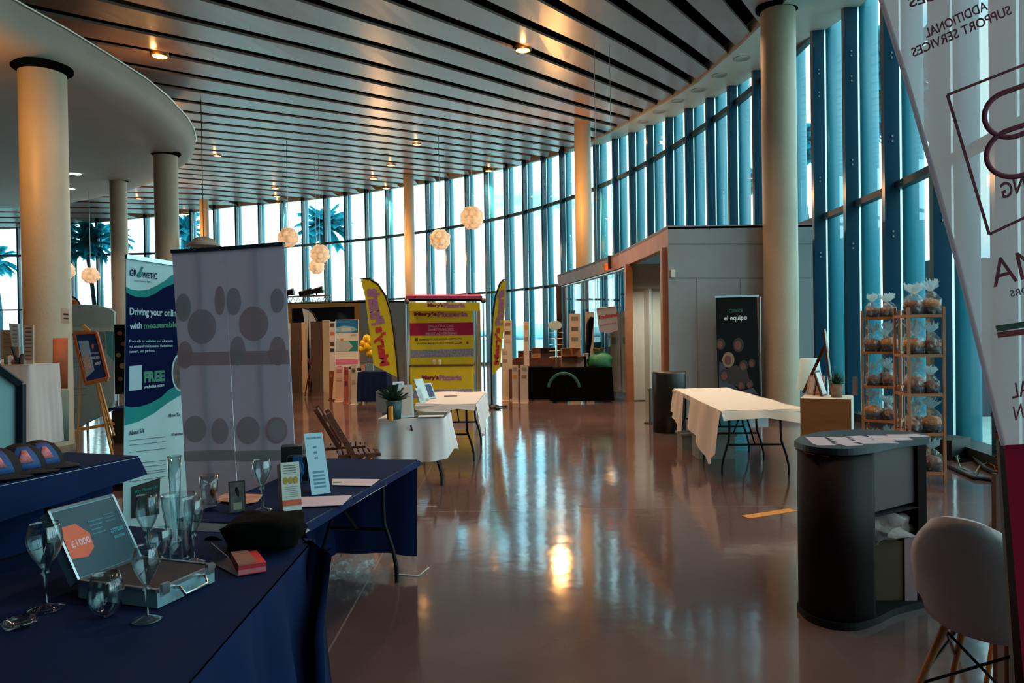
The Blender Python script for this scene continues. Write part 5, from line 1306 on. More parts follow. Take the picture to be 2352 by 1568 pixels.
# exhibition wall behind the easel
ew = Plane((-7.6, 11.3), (-6.3, 11.0)); t = thing('display_wall', 'pale curved pop-up display wall behind the easel at left', 'display wall', tuple(V((-6.9, 11.1, 0))))
b = B(); P = [ew.p(150, 697), ew.p(215, 700), ew.p(250, 708), ew.p(261, 716), ew.p(263, 920), ew.p(250, 945), ew.p(170, 986), ew.p(152, 990)]
b.prism(P, ew.n*-.05); b.build('panel', mat('wall_print', 'A8BEC2', .5, var=.05), t)
b = B(); pq(b, ew, [(151, 750), (262, 754), (262, 762), (151, 758)], 0); pq(b, ew, [(243, 760), (262, 762), (262, 830), (246, 812)], 1); pq(b, ew, [(222, 762), (240, 764), (243, 800), (228, 806)], 2)
for y in (822, 832, 842, 893, 908): pq(b, ew, [(166, y), (200, y-3), (200, y-1.5), (166, y+1.5)], 2, .005)
b.build('print', [mat('wp_pale', 'C4D4D4', .5), mat('wp_cyan', '4AA0A8', .5), mat('wp_grey', '7A8C94', .5)], t)
b = B(); b.tube([ew.p(191, 700, -.06), V((ew.p(191, 700).x, ew.p(191, 700).y+.06, 0))], .02, 8); b.build('pole', steel, t)
# round topped red logo sign peeping above
fpz = Plane((0, 12.5), (1, 12.5)); q_ = fpz.p(160, 700); t = thing('round_top_sign', 'white round-topped sign with red mark behind thick column', 'sign', (q_.x, q_.y, 0))
b = B(); P = [fpz.p(150+34*math.cos(a*PI/14), 704-26*math.sin(a*PI/14)) for a in range(15)]+[V((fpz.p(116, 704).x, 12.5, 0)), V((fpz.p(184, 704).x, 12.5, 0))]; b.prism(P, (0, .03, 0)); b.build('board', white, t)
b = B(); b.tube([fpz.p(150+34*math.cos(a*PI/14), 704-26*math.sin(a*PI/14), .01) for a in range(15)], .015, 6); b.build('rim', black, t)
b = B(); pell(b, fpz, 168, 694, 8, 5, 0, .02); b.build('logo', mat('logo_red', 'C8422E', .5), t)
# easel with framed navy board
ez = 9.1; e0 = Plane((-5.9, ez), (-5.1, ez+.15)); t = thing('wooden_easel', 'light wooden tripod easel holding the navy framed board', 'easel', tuple(onz(220, 1060, 0)))
woodp = mat('easel_pine', 'B8803E', .5, var=.12)
A0 = e0.p(192, 752)
def leg(a, c, wd=.035):
    b = B(); b.bar(a, c, wd, .02); b.build('leg', woodp, t)
leg(e0.p(194, 752, .02), onz(262, 1062, .01)); leg(e0.p(192, 760, .02), V(onz(176, 1050, .01))); 
q_ = onz(215, 1030, .01); q_.y += .5; leg(e0.p(193, 757, -.02), q_)
b = B(); b.bar(e0.p(228, 880, .03), e0.p(262, 1000, .03), .03, .02); b.build('mast', woodp, t)
b = B(); b.bar(e0.p(196, 882, .05), e0.p(248, 872, .05), .04, .03); b.bar(e0.p(186, 986, .03), e0.p(262, 972, .03), .04, .02); b.build('ledge', woodp, t)
b = B(); b.bar(e0.p(190, 748, .05), e0.p(205, 762, .05), .05, .03); b.build('top_clamp', woodp, t)
t = thing('framed_board', 'navy printed board in orange wooden frame resting on the easel', 'framed board', tuple(e0.p(222, 876, .08)))
ep = e0.off(.09); Fc = [(170, 765), (222, 763), (249, 867), (197, 879)]
b = B()
for k in range(4):
    a, c = Fc[k], Fc[(k+1) % 4]; b.bar(ep.p(*a), ep.p(*c), .035, .03)
b.build('frame', mat('frame_orange', 'B05A2E', .5), t)
b = B(); b.prism([ep.p(*q) for q in ((172, 767), (220, 765), (247, 866), (198, 876))], ep.n*-.01); b.build('board', mat('board_navy', '12305E', .5), t)
b = B(); pq(b, ep, [(180, 782), (203, 782), (217, 850), (197, 868), (190, 830)], 0); pq(b, ep, [(186, 815), (205, 815), (212, 845), (198, 862)], 1, .005)
pell(b, ep, 213, 795, 2.5, 6, 2); ptext(b, 'PARTNERSHIP', ep, (207, 813), (228, 812), 4, 3); ptext(b, 'SOCIAL MEDIA', ep, (209, 825), (229, 823), 6, 3, .03); ptext(b, 'AGENCY', ep, (218, 838), (232, 836), 6, 3, .03)
b.build('print', [mat('bp_pale', '8AA4BC', .5), mat('bp_flesh', 'B89A90', .5, var=.4, scale=60), mat('bp_or', 'D86A3A', .5), paper], t)
# dark cabinet / box behind easel feet
b = B(); p = onz(205, 1050, 0); b.box((p.x, p.y+1.5, .25), (.85, .4, .5)); one('dark_cabinet', b, mat('dark_brown_box', '1A1208', .6), 'low dark brown box on floor behind the easel legs', 'box')
b = B(); b.box((p.x-.05, p.y+1.5, .53), (.9, .5, .04)); one('box_cloth', b, navy, 'navy cloth folded flat on top of low dark box', 'cloth')
# black food poster behind the blue banner
q_ = Plane((0, 7.6), (1, 7.6)); t = thing('food_poster', 'black roll-up poster with food photos, behind the blue banner', 'poster', tuple(V((q_.p(276, 900).x, 7.6, 0))))
b = B(); b.prism([q_.p(262, 745), q_.p(310, 745), q_.p(310, 905), q_.p(264, 905)], (0, .02, 0)); b.build('sheet', mat('black_print', '060809', .7, spec=.15), t)
for x, y, r_, mi in ((275, 765, 6, 0), (284, 790, 7, 0), (272, 815, 6, 1), (282, 840, 8, 1), (277, 870, 6, 0)):
    b = B(); pell(b, q_, x, y, r_, r_*.8, 0); b.build('food_photo', [mat('fd1', '6A4838', .5, var=.5, scale=30), mat('fd2', '7A6A50', .5, var=.5, scale=30)][mi], t)
b = B(); b.tube([V((q_.p(290, 900).x, 7.62, 0)), q_.p(290, 744)], .015, 6); b.build('pole', steel, t)
b = B(); b.box((q_.p(286, 900).x, 7.6, .04), (.35, .2, .08)); b.build('foot', blackmetal, t)
# white bar stool / pedestal seen beside
p = onz(272, 965, 0); t = thing('high_stool', 'high stool with dark cushion seen left of blue banner', 'stool', tuple(p))
b = B(); b.lathe([(0, .80), (.16, .80), (.17, .86), (.12, .9), (0, .9)], p, 20); b.build('seat', blackc, t); b = B(); b.tube([p, p+V((0, 0, .8))], .025, 8); b.lathe([(.2, 0), (.2, .02), (0, .04)], p, 20); b.build('stem', steel, t)

# far left booth
booth('white cloth bar table at the far left edge behind the board', -30, 66, 831, 9.0, 1.30, wc, depth=.6, hem=.25)
lbp = Plane((0, 9.1), (1, 9.1))
for i, (pts, c_, lab) in enumerate((([(20, 742), (42, 744), (44, 796), (28, 800)], 'B8C8CC', 'tilted pale screen panel on far left bar table'), ([(42, 746), (66, 746), (66, 830), (46, 830)], 'B0B0A4', 'striped beige display panel on far left bar table'), ([(-20, 757), (22, 757), (24, 831), (-20, 831)], 'A8A094', 'beige display panel cut by left picture edge'))):
    t = thing('small_display', lab, 'display', tuple(lbp.p(pts[3][0], 831))); b = B(); P = [lbp.p(x, y)+V((0, .08*i, 0)) for x, y in pts]; P[2].z = P[3].z = min(P[2].z, 1.31) if i else P[2].z
    b.prism(P, (0, .03, 0)); b.build('panel', mat('sd%d' % i, c_, .5), t)
    b = B(); x0 = pts[0][0]+3; 
    for y in range(pts[0][1]+6, 826 if i else 790, 9): b.add([lbp.p(x0+(3 if i else 6), y, .01)+V((0, .08*i, 0)), lbp.p(pts[1][0]-3, y, .01)+V((0, .08*i, 0)), lbp.p(pts[1][0]-3, y+3, .01)+V((0, .08*i, 0)), lbp.p(x0+(3 if i else 6), y+3, .01)+V((0, .08*i, 0))], [(0, 1, 2, 3)])
    b.build('print', mat('sdp%d' % i, ('6A8890', '8A3A34', '8A8478')[i], .5), t)
    if i == 0: b = B(); b.bar(P[3], V((P[3].x, P[3].y+.1, 1.3)), .03, .02); b.build('prop', black, t)
rr = random.Random(5)
for i, (x, c_, h_) in enumerate(((8, 'D8D0C0', .07), (16, '3A6A74', .09), (24, 'C8D8DC', .12), (33, '8A2A2A', .06), (40, '2A4A54', .10), (52, '6A4850', .14), (59, 'A8B8BC', .08))):
    p = atY(x, 830, 9.2); p.z = 1.306; b = B(); b.lathe([(0, 0), (.03, 0), (.035, h_*.8), (.015, h_), (0, h_)], p, 12); one('small_bottle', b, mat('smb%d' % i, c_, .3), '%s on white bar table, %s from the left edge' % (('cream cup', 'teal cup', 'pale glass bottle', 'small red tin', 'dark teal bottle', 'plum coloured bottle', 'grey glass tumbler')[i], ('first', 'second', 'third', 'fourth', 'fifth', 'sixth', 'seventh')[i]), 'bottle', 'small bottles and cups on the far left bar table')
# dark framed light panel at the left edge
q_ = Plane((-3.3, 2.95), (-1.9, 3.55)); fpn = [(-120, 760), (-10, 838), (50, 882), (52, 1262), (-120, 1262)]
t = thing('info_board', 'pale cyan board with dark frame and cut corner at left edge', 'board', tuple(V((q_.p(20, 1262).x, q_.p(20, 1262).y, 0))))
P = [q_.p(x, y) for x, y in fpn]; P[3].z = P[4].z = .765
b = B(); b.prism(P, q_.n*-.02); b.build('panel', mat('cyan_panel', 'C0EAEE', .5), t)
b = B()
for k in (0, 1, 2): b.bar(P[k]+q_.n*.01, P[k+1]+q_.n*.01, .026, .03)
b.bar(P[3]+q_.n*.01, P[4]+q_.n*.01, .026, .03); b.build('frame', mat('frame_slate', '122430', .5), t)

# ------------------------------------------------------------------ navy high shelf with caps
hz_ = 1.08; h0 = onz(-60, 1128, hz_); h1 = onz(318, 1050, hz_); h2 = onz(296, 1043, hz_); dv = (h1-h0).normalized(); nv = V((-dv.y, dv.x, 0)); 
t = thing('display_riser', 'navy cloth covered raised shelf at left with caps on it', 'shelf', ((h0.x+h1.x)/2, (h0.y+h1.y)/2, 0))
top_ = [h0, h1, h1+nv*.42, h0+nv*.42]
b = B(); b.prism([p+V((0, 0, -.03)) for p in top_], (0, 0, .03)); b.build('table_top', tabletop_m, t)
b = B(); b.prism([p+V((0, 0, .001)) for p in top_], (0, 0, .006)); skirt(b, [h1+nv*.42, h1, h0], -1, lerp_hem([(0, 1.02), (.2, 1.02), (1, .955)]), 3, .006, 50, 1); b.build('cloth', navy, t)
for f in (.35, .82):
    b = B(); q_ = h0.lerp(h1, f)+nv*.21; b.box((q_.x, q_.y, .905), (.30, .06, .29), math.atan2(dv.y, dv.x)); b.build('leg_panel', navy, t)
capg = 'dark caps with flame badge on the navy riser'
def cap(p, rz, lab):
    t = thing('baseball_cap', lab, 'cap', (0, 0, 0), capg); WL[t.name] = V((0, 0, 0)); 
    b = B(); b.lathe([(.095-.0*k, 0) if k == 0 else (.095*math.cos(k*PI/16), .105*math.sin(k*PI/16)) for k in range(9)], (0, 0, .004), 24); b.build('crown', mat('cap_black', '0A0C12', .8), t)
    b = B(); P = []
    for i in range(5): P.append([V(((.09+.075*i/4*math.cos(a)*1.0)*math.sin(a)*(1-.0*i), -(.07+.10*i/4)*math.cos(a)-.02, .012-.012*(i/4)*abs(math.sin(a)))) for a in [(-1.15+2.3*k/12) for k in range(13)]])
    b.grid(P, 0, True, .004); b.build('brim', mat('cap_black', '0A0C12', .8), t)
    b = B(); rows = []
    for i in range(6):
        e_ = .12+i*.2; rows.append([V((.0965*math.cos(e_)*math.sin(a), -.0965*math.cos(e_)*math.cos(a), .107*math.sin(e_)+.004)) for a in [(-.62+1.24*k/8)*(1-.25*i/5) for k in range(9)]])
    b.grid(rows, 0, True, .002); b.build('front_panel', mat('cap_blue', '1E4A86', .7), t)
    b = B(); rows = []
    for i in range(4):
        e_ = .35+i*.17; rows.append([V((.1*math.cos(e_)*math.sin(a), -.1*math.cos(e_)*math.cos(a), .11*math.sin(e_)+.004)) for a in [(-.3+.6*k/6)*(1-.2*i) for k in range(7)]])
    b.grid(rows, 0, True, .001); b.build('badge', mat('cap_badge', 'C06A70', .7, var=.6, scale=40), t)
    t.location = p; t.rotation_euler = (0, 0, rz)
cap(h0.lerp(h1, .27)+nv*.17+V((0, 0, .008)), .75, 'dark cap with flame badge at the left end of navy riser')
cap(h0.lerp(h1, .42)+nv*.18+V((0, 0, .008)), .85, 'dark cap with blue front panel in the middle of navy riser')
cap(h0.lerp(h1, .55)+nv*.20+V((0, 0, .008)), .95, 'dark cap with blue front panel at right on navy riser')

# ------------------------------------------------------------------ blue marketing banner
gn = Plane((-2.74, 4.95), (-2.40, 5.42)); cyanp = mat('banner_white', 'B4D8E0', .5); navyp = mat('banner_navy', '041340', .8, spec=.1); tealp = mat('banner_teal', '1E8C8C', .7, spec=.2); greenp = mat('banner_green', '2E8068', .5); lite = mat('banner_light', 'A8C8D8', .5)
t = thing('marketing_banner', 'tall navy, teal and white roll-up banner reading Driving your online', 'banner', tuple(V(gn.p(330, 1300).xy.to_3d())))
GC = [(290, 590), (401, 607), (440, 1390), (284, 1430)]
b = B(); P = [gn.p(x, y) for x, y in GC]; P[2].z = P[3].z = .06; b.prism(P, gn.n*-.008); b.build('sheet', cyanp, t)
b = B(); b.bar(gn.p(289, 589), gn.p(402, 606), .03, .03); b.build('top_rail', steel, t)
b = B(); b.bar(P[3]+V((0, 0, -.02)), P[2]+V((0, 0, -.02)), .07, .16); b.build('foot', steel, t)
b = B()
xr = lambda y: 401+(y-607)*.05
b.add([gn.p(x, y, .003) for x, y in [(290, 671), (300, 677), (315, 682), (335, 683), (355, 675), (375, 661), (xr(645), 642), (xr(880), 880), (388, 895), (370, 912), (345, 926), (320, 934), (300, 935), (287, 932)]], [tuple(range(14))], 0)
b.add([gn.p(x, y, .005) for x, y in [(290, 658), (300, 664), (318, 667), (340, 665), (362, 655), (382, 643), (395, 632), (xr(630), 630), (xr(650), 650), (375, 661), (355, 675), (335, 683), (315, 682), (300, 677), (290, 671)]], [tuple(range(15))], 1)
b.add([gn.p(x, y, .005) for x, y in [(287, 932), (300, 935), (320, 934), (345, 926), (370, 912), (388, 895), (xr(880), 880), (xr(900), 907), (385, 925), (355, 948), (320, 967), (287, 977)]], [tuple(range(12))], 1)
b.build('colour_fields', [navyp, tealp], t)
b = B(); ptext(b, 'GR', gn, (298, 633), (315, 634), 15, 0, .02, .006); ptext(b, 'O', gn, (316, 637), (326, 637), 12, 1, .02, .006); ptext(b, 'WETIC', gn, (327, 638), (361, 641), 14, 0, .02, .006); b.bar(gn.p(318, 636, .007), gn.p(328, 612, .007), .012, .001, 1); ptext(b, 'Online Marketing Agency', gn, (308, 647), (349, 650), 5, 0, .0, .006)
b.build('logo_lettering', [navyp, tealp], t)
b = B(); ptext(b, 'Driving your online', gn, (298, 728), (412, 732), 22, 0, .03, .006); ptext(b, 'with', gn, (298, 756), (326, 754), 15, 0, .03, .006)
for k, s_ in enumerate(('From ads to websites and AI agents', 'we create digital systems that attract', 'convert, and perform.')): ptext(b, s_, gn, (297, 788+12*k), (397 if k < 2 else 356, 787+11*k), 8, 0, .02, .006)
ptext(b, 'website scan', gn, (330, 893), (377, 887), 8, 0, .03, .006); b.build('white_lettering', lite, t)
b = B(); ptext(b, 'measurable', gn, (330, 755), (408, 751), 14, 0, .03, .006); b.build('green_lettering', greenp, t)
b = B(); ptext(b, 'FREE', gn, (330, 879), (378, 875), 26, 0, .06, .006); b.build('green_lettering', greenp, t)
b = B(); pq(b, gn, [(296, 841), (326, 838), (326, 894), (296, 898)], 0, .006); b.build('blank_panel', lite, t)
b = B(); ptext(b, 'About Us', gn, (297, 1000), (331, 993), 11, 0, .03, .006); ptext(b, 'How To', gn, (388, 958), (414, 955), 8, 0, .03, .006); ptext(b, 'Websites', gn, (394, 1001), (420, 998), 6, 0, .03, .006)
for y in (1008, 1019, 1035, 1062, 1072, 1083): pq(b, gn, [(297, y+3), (380, y-6), (380, y-5), (297, y+4)], 0, .006)
for y in (1096, 1108): ptext(b, 'v', gn, (297, y), (300, y-1), 5, 0, .02, .006); pq(b, gn, [(303, y-3), (380, y-15), (380, y-14), (303, y-2)], 0, .006)
b.build('ink_lettering', mat('banner_ink2', '1E3448', .5), t)
b = B(); pq(b, gn, [(302, 1118), (368, 1097), (366, 1180), (302, 1190)], 0, .006); ptext(b, 'Why Choose Us?', gn, (308, 1136), (362, 1122), 10, 1, .02, .0085); b.build('dark_box', [mat('banner_black', '08181C', .5), tealp], t)
b = B(); pell(b, gn, 416, 855, 22, 45, 0, .007); pell(b, gn, 417, 855, 19, 40, 1, .009); b.build('round_photo', [lite, mat('photo_brown', '4A3A30', .5, var=.6, scale=20)], t)

# ------------------------------------------------------------------ grey banner pair seen from behind
gbm = cloth_trans('grey_banner_back', 'DADAEA', .5)
spot_m = [cloth_trans('back_mauve', 'D2C2D0', .25), cloth_trans('back_rose', 'DABCC8', .25), cloth_trans('back_grey', 'C4C4CC', .25), cloth_trans('back_olive', 'C8CCCE', .25)]
gr = Plane((-1.95, 4.75), (-1.45, 4.62))
for i, (TL, TR, BR, BL, lab) in enumerate((((395, 578), (514, 571), (554, 1330), (440, 1330), 'back of grey roll-up banner with faded circles, left of the pair'), ((515, 571), (652, 560), (692, 1330), (556, 1330), 'back of grey roll-up banner with faded circles, right of the pair'))):
    t = thing('rollup_banner', lab, 'banner', tuple(V(gr.p(BL[0]+50, 1400).xy.to_3d())), 'grey roll-up banner backs standing side by side')
    P = [gr.p(*q) for q in (TL, TR, BR, BL)]; P[2].z = P[3].z = .06
    lx = lambda y, a=TL, c=BL: a[0]+(c[0]-a[0])*(y-a[1])/(c[1]-a[1])
    rx = lambda y, a=TR, c=BR: a[0]+(c[0]-a[0])*(y-a[1])/(c[1]-a[1])
    b = B(); b.prism(P, gr.n*-.006); b.build('sheet', gbm, t)
    b = B(); b.bar(P[0], P[1], .025, .03); b.build('top_rail', mat('rail_dark', '2A3440', .4), t)
    b = B(); b.bar(P[3]+V((0, 0, -.02)), P[2]+V((0, 0, -.02)), .07, .18); b.build('foot', steel, t)
    b = B(); m0 = gr.p((TL[0]+TR[0])/2, 565, -.0); 
    b.tube([(P[0]+P[1])/2-gr.n*.025, (P[2]+P[3])/2-gr.n*.025], .010, 8); b.build('pole', steel, t)
    y0, y1 = (797, 838) if i == 0 else (794, 836); fm = spot_m+[cloth_trans('back_pale', 'E4E2EC', .3)]
    b = B(); pq(b, gr, [(lx(y0), y0+13), (rx(y0), y0+10), (rx(y1), y1), (lx(y1), y1+2)], 0, .003); b.build('faded_band', fm[1], t)
    b = B(); pq(b, gr, [(lx(1035), 1036), (rx(1035), 1032), (rx(1056), 1056), (lx(1056), 1060)], 0, .003); b.build('faded_band', fm[3], t)
    cs = ((464, 750, 33, 40, 0), (421, 706, 18, 32, 2), (505, 690, 12, 34, 1), (425, 815, 18, 32, 1), (448, 985, 26, 31, 2), (505, 990, 20, 30, 0)) if i == 0 else ((583, 743, 34, 40, 1), (537, 692, 17, 32, 0), (637, 690, 16, 28, 2), (546, 806, 18, 34, 0), (638, 806, 19, 34, 1), (570, 988, 27, 32, 0), (635, 988, 26, 31, 1))
    for k9, (x9, y9, a9, c9, m9) in enumerate(cs):
        b = B(); pell(b, gr, x9, y9, a9, c9, 0, .004+.0003*k9); b.build('faded_circle', fm[m9], t)
    if i: b = B(); pell(b, gr, 635, 988, 19, 24, 0, .0075); b.build('faded_circle', fm[4], t)

# ------------------------------------------------------------------ navy table (middle distance) with its folding legs
n1, n2, n3, n4 = V((-.66, 4.84, .74)), V((-.965, 3.20, .74)), V((-1.60, 3.32, .74)), V((-1.31, 4.96, .74))
cc = (n1+n2+n3+n4)/4; rz = -math.atan2((n1-n2).x, (n1-n2).y)
t, P = folding_table(cc, 1.66, .64, rz, 'folding table under navy cloth left of centre, black legs showing')
b = B(); tops = [n2, n1, n4, n3]
rows = [[n2.lerp(n3, j/8).lerp(n1.lerp(n4, j/8), i/12)+V((0, 0, .008+.002*math.sin(i*1.7+j))) for j in range(9)] for i in range(13)]; b.grid(rows)
e3 = V((0, 0, .008))
skirt(b, [n1+e3, n4+e3], -1, lerp_hem([(0, .10), (.3, .11), (1, .09)]), 2, .012, 40, 1)
skirt(b, [n4+e3, n3+e3], -1, lerp_hem([(0, .09), (1, .12)]), 5, .02, 50, 2)
skirt(b, [n2+e3, n1+e3], 1, lerp_hem([(0, .722), (.5, .73), (1, .72)]), 2, .002, 40, 2, rows=3)
skirt(b, [n3+e3, n2+e3], -1, lerp_hem([(0, .58), (1, .60)]), 3, .01, 30, 2)
one('tablecloth', b, navy, 'navy cloth on the middle folding table, falling to floor at its far end', 'tablecloth')

# ------------------------------------------------------------------ front navy counter table
f1, f2, f3, f4 = V((-.86, 3.0, .74)), V((-.80, 1.0, .74)), V((-3.3, 1.0, .74)), V((-3.3, 3.65, .74))
t = thing('front_table', 'large table hidden under navy cloth filling the bottom left', 'table', (-1.9, 2.0, 0))
b = B(); b.prism([p+V((.03 if p.x < -2 else -.03, 0, -.03)) for p in (f1, f2, f3, f4)], (0, 0, .028)); b.build('table_top', tabletop_m, t)
for x, y in ((-.98, 2.8), (-.95, 1.15), (-2.9, 1.15), (-2.9, 3.2)):
    b = B(); b.tube([(x, y, .71), (x, y, 0)], .02, 8); b.build('leg', blackmetal, t)
b = B(); rows = []
for i in range(31):
    row = []
    for j in range(31):
        p = f1.lerp(f4, j/30).lerp(f2.lerp(f3, j/30), i/30); s_ = noise.noise(V((p.x*3, p.y*3, 0)))
        ridge = max(0, 1-abs((p.y-1.75)-(-1.05-p.x)*.9)/.05)*.010 if p.x > -1.6 else 0
        p.z = .7425+.003*s_+ridge; row.append(p)
    rows.append(row)
b.grid(rows); e3 = V((0, 0, .003))
skirt(b, [f2+e3, f1+e3], 1, lerp_hem([(0, .03), (1, .02)]), 6, .06, 130, 3, rows=16)
skirt(b, [f1+e3, f4+e3], -1, lerp_hem([(0, .03), (1, .02)]), 8, .02, 80, 4)
one('tablecloth', b, navy, 'wrinkled navy cloth over the large front table at bottom left', 'tablecloth')
# loose fold of cloth bridging the two navy tables
b = B(); rows = []
pA = [onz(470, 1172, .752), onz(560, 1176, .752), onz(640, 1168, .752), onz(690, 1205, .752)]
pB = [onz(470, 1236, .75), onz(570, 1238, .75), onz(690, 1240, .75), onz(768, 1262, .75)]
for i in range(11):
    row = []
    for j in range(25):
        f = j/24*3; k = min(2, int(f)); a = pA[k].lerp(pA[k+1], f-k); c = pB[k].lerp(pB[k+1], f-k); p = a.lerp(c, i/10); p.z += -.16*math.sin(i/10*PI)*(1-.55*(j/24)**2)+.012*math.sin(j*1.1); row.append(p)
    rows.append(row)
b.grid(rows); 
one('cloth_fold', b, navy, 'slack navy cloth fold hanging between front and middle navy tables', 'cloth')
b = B(); rows = []
ht = [onz(640, 1172, .75), onz(705, 1238, .75), onz(768, 1266, .745)]
for i in range(15):
    v_ = i/14; row = []
    for j in range(15):
        f = j/14*2; k = min(1, int(f)); p = ht[k].lerp(ht[k+1], f-k); p.z = p.z*(1-v_)+.05*v_ if j > 5 else p.z-(p.z-.05)*v_*min(1, (j+1)/6)
        p.x += .03*math.sin(j*1.3)*v_+.03*v_; p.y -= (.12+.09*math.sin(j*1.5+.6))*min(1, v_*3)+.04*j/14; row.append(p)
    rows.append(row)
b.grid(rows); one('cloth_fold', b, navy, 'navy cloth corner cascading off the front table\'s far right corner', 'cloth')

# ------------------------------------------------------------------ glassware
gm = bpy.data.materials.new('clear_glass'); gm.use_nodes = True; nt = gm.node_tree; nt.nodes.clear()
o_ = nd(nt, 'ShaderNodeOutputMaterial'); tr_ = nd(nt, 'ShaderNodeBsdfTransparent'); g_ = nd(nt, 'ShaderNodeBsdfGlossy'); lw = nd(nt, 'ShaderNodeLayerWeight'); pw_ = nd(nt, 'ShaderNodeMath', operation='POWER'); ma = nd(nt, 'ShaderNodeMath', operation='MULTIPLY_ADD'); mx_ = nd(nt, 'ShaderNodeMixShader')
tr_.inputs[0].default_value = (.90, .96, .97, 1); g_.inputs['Roughness'].default_value = .02; lw.inputs['Blend'].default_value = .5; pw_.inputs[1].default_value = 3.0; ma.inputs[1].default_value = 1.3; ma.inputs[2].default_value = .09; ma.use_clamp = True
nt.links.new(lw.outputs['Facing'], pw_.inputs[0]); nt.links.new(pw_.outputs[0], ma.inputs[0]); nt.links.new(ma.outputs[0], mx_.inputs[0]); nt.links.new(tr_.outputs[0], mx_.inputs[1]); nt.links.new(g_.outputs[0], mx_.inputs[2]); nt.links.new(mx_.outputs[0], o_.inputs[0])
TZ = .748
def glassobj(name, p, prof, lab, cat='glass', lean=None, extra=None):
    b = B(); q_ = V(p)
    th = .0018; outer = prof; innr = [(max(0, r_-th), z+ (th if i == 0 else 0)) for i, (r_, z) in enumerate(prof)]
    b.lathe(outer, q_, 36)
    return one(name, b, gm, lab, cat, 'empty glassware on the navy tables')
def wine(h, rb, rf):
    st = .42*h; bowl = h-st; P = [(0, .003), (rf*.6, .004), (rf, .001), (rf, .004), (rf*.5, .010), (.006, .018), (.0045, st*.5), (.006, st*.92), (.014, st)]
    for k in range(1, 13):
        f = k/12; P.append((rb*math.sin(min(1, f*1.35)*PI/2)*(1 if f < .6 else 1-.22*((f-.6)/.4)**1.6), st+bowl*f))
    top = P[-1]; P += [(top[0]-.0015, top[1])]+[(max(.001, r_-.0025), z+.001) for r_, z in reversed(P[8:-1])]
    return P
def tumbler(h, r0, r1, base=.012):
    return [(0, 0), (r0, 0), (r0*1.02, .004), (r0+(r1-r0)*.5, h*.5), (r1, h), (r1-.002, h), (r0+(r1-r0)*.5-.002, h*.5), (r0-.003, base), (0, base)]
def sc_(p): return F/(V(p)-EYE).dot(fwd)
p = onz(106, 1398, TZ); s_ = sc_(p); glassobj('wine_glass', p, wine(198/s_, 38/s_, 38/s_), 'large wine glass at far left in front of the open case')
p = onz(338, 1424, TZ); s_ = sc_(p); glassobj('wine_glass', p, wine(172/s_, 30/s_, 32/s_), 'wine glass standing in front of the case, nearest')
p = onz(603, 1172, .752); s_ = sc_(p); glassobj('wine_glass', p, wine(118/s_, 22/s_, 22/s_), 'wine glass on the middle navy table beside the flyer stand')
p = onz(340, 1300, TZ); s_ = sc_(p); glassobj('wine_glass', p, wine(165/s_, 26/s_, 28/s_), 'wine glass behind the case lid at its right')
p = onz(446, 1292, TZ); s_ = sc_(p); glassobj('wine_glass', p, wine(148/s_, 22/s_, 24/s_), 'slim wine glass right of the tall glass jug')
p = onz(370, 1330, TZ); s_ = sc_(p); glassobj('wine_glass', p, wine(118/s_, 26/s_, 26/s_), 'short wine glass between case lid and jug')
p = onz(245, 1415, TZ); s_ = sc_(p); glassobj('round_glass', p, [(0, 0), (12/s_, 0), (30/s_, 18/s_), (39/s_, 45/s_), (36/s_, 75/s_), (28/s_, 100/s_), (27/s_, 100/s_), (35/s_, 75/s_), (37/s_, 45/s_), (28/s_, 19/s_), (0, 4/s_)], 'round stemless glass in front of the case lid')
p = onz(46, 1434, TZ); s_ = sc_(p); glassobj('glass_dish', p, [(0, 0), (34/s_, 0), (37/s_, 10/s_), (35/s_, 11/s_), (30/s_, 3/s_), (0, 2/s_)], 'flat round glass dish at the far left corner of front table', 'dish')
p = onz(413, 1306, TZ); s_ = sc_(p); glassobj('glass_jug', p, [(0, 0), (26/s_, 0), (28/s_, 6/s_), (24/s_, 22/s_), (27/s_, 90/s_), (37/s_, 160/s_), (38/s_, 172/s_), (36/s_, 172/s_), (35/s_, 160/s_), (25/s_, 90/s_), (21/s_, 26/s_), (0, 20/s_)], 'tall thick-based glass jug standing by the case', 'jug')
p = onz(404, 1242, TZ); s_ = sc_(p); glassobj('beer_glass', p, [(0, 0), (14/s_, 0), (15/s_, 4/s_), (5/s_, 14/s_), (11/s_, 90/s_), (15/s_, 196/s_), (14/s_, 196/s_), (10/s_, 92/s_), (0, 20/s_)], 'tall slim beer glass before the blue banner')
p = onz(481, 1162, .752); s_ = sc_(p); t = thing('whisky_glass', 'low tumbler with amber decoration on the middle navy table', 'glass', tuple(p), 'empty glassware on the navy tables')
b = B(); b.lathe(tumbler(72/s_, 17/s_, 20/s_), p, 28); b.build('tumbler', gm, t)
b = B(); b.blob(p+V((8/s_, 0, 38/s_)), (7/s_, 7/s_, 17/s_), 7, 0, .3, 2); b.build('amber_piece', mat('amber', 'B04A14', .3, trans=.3), t)

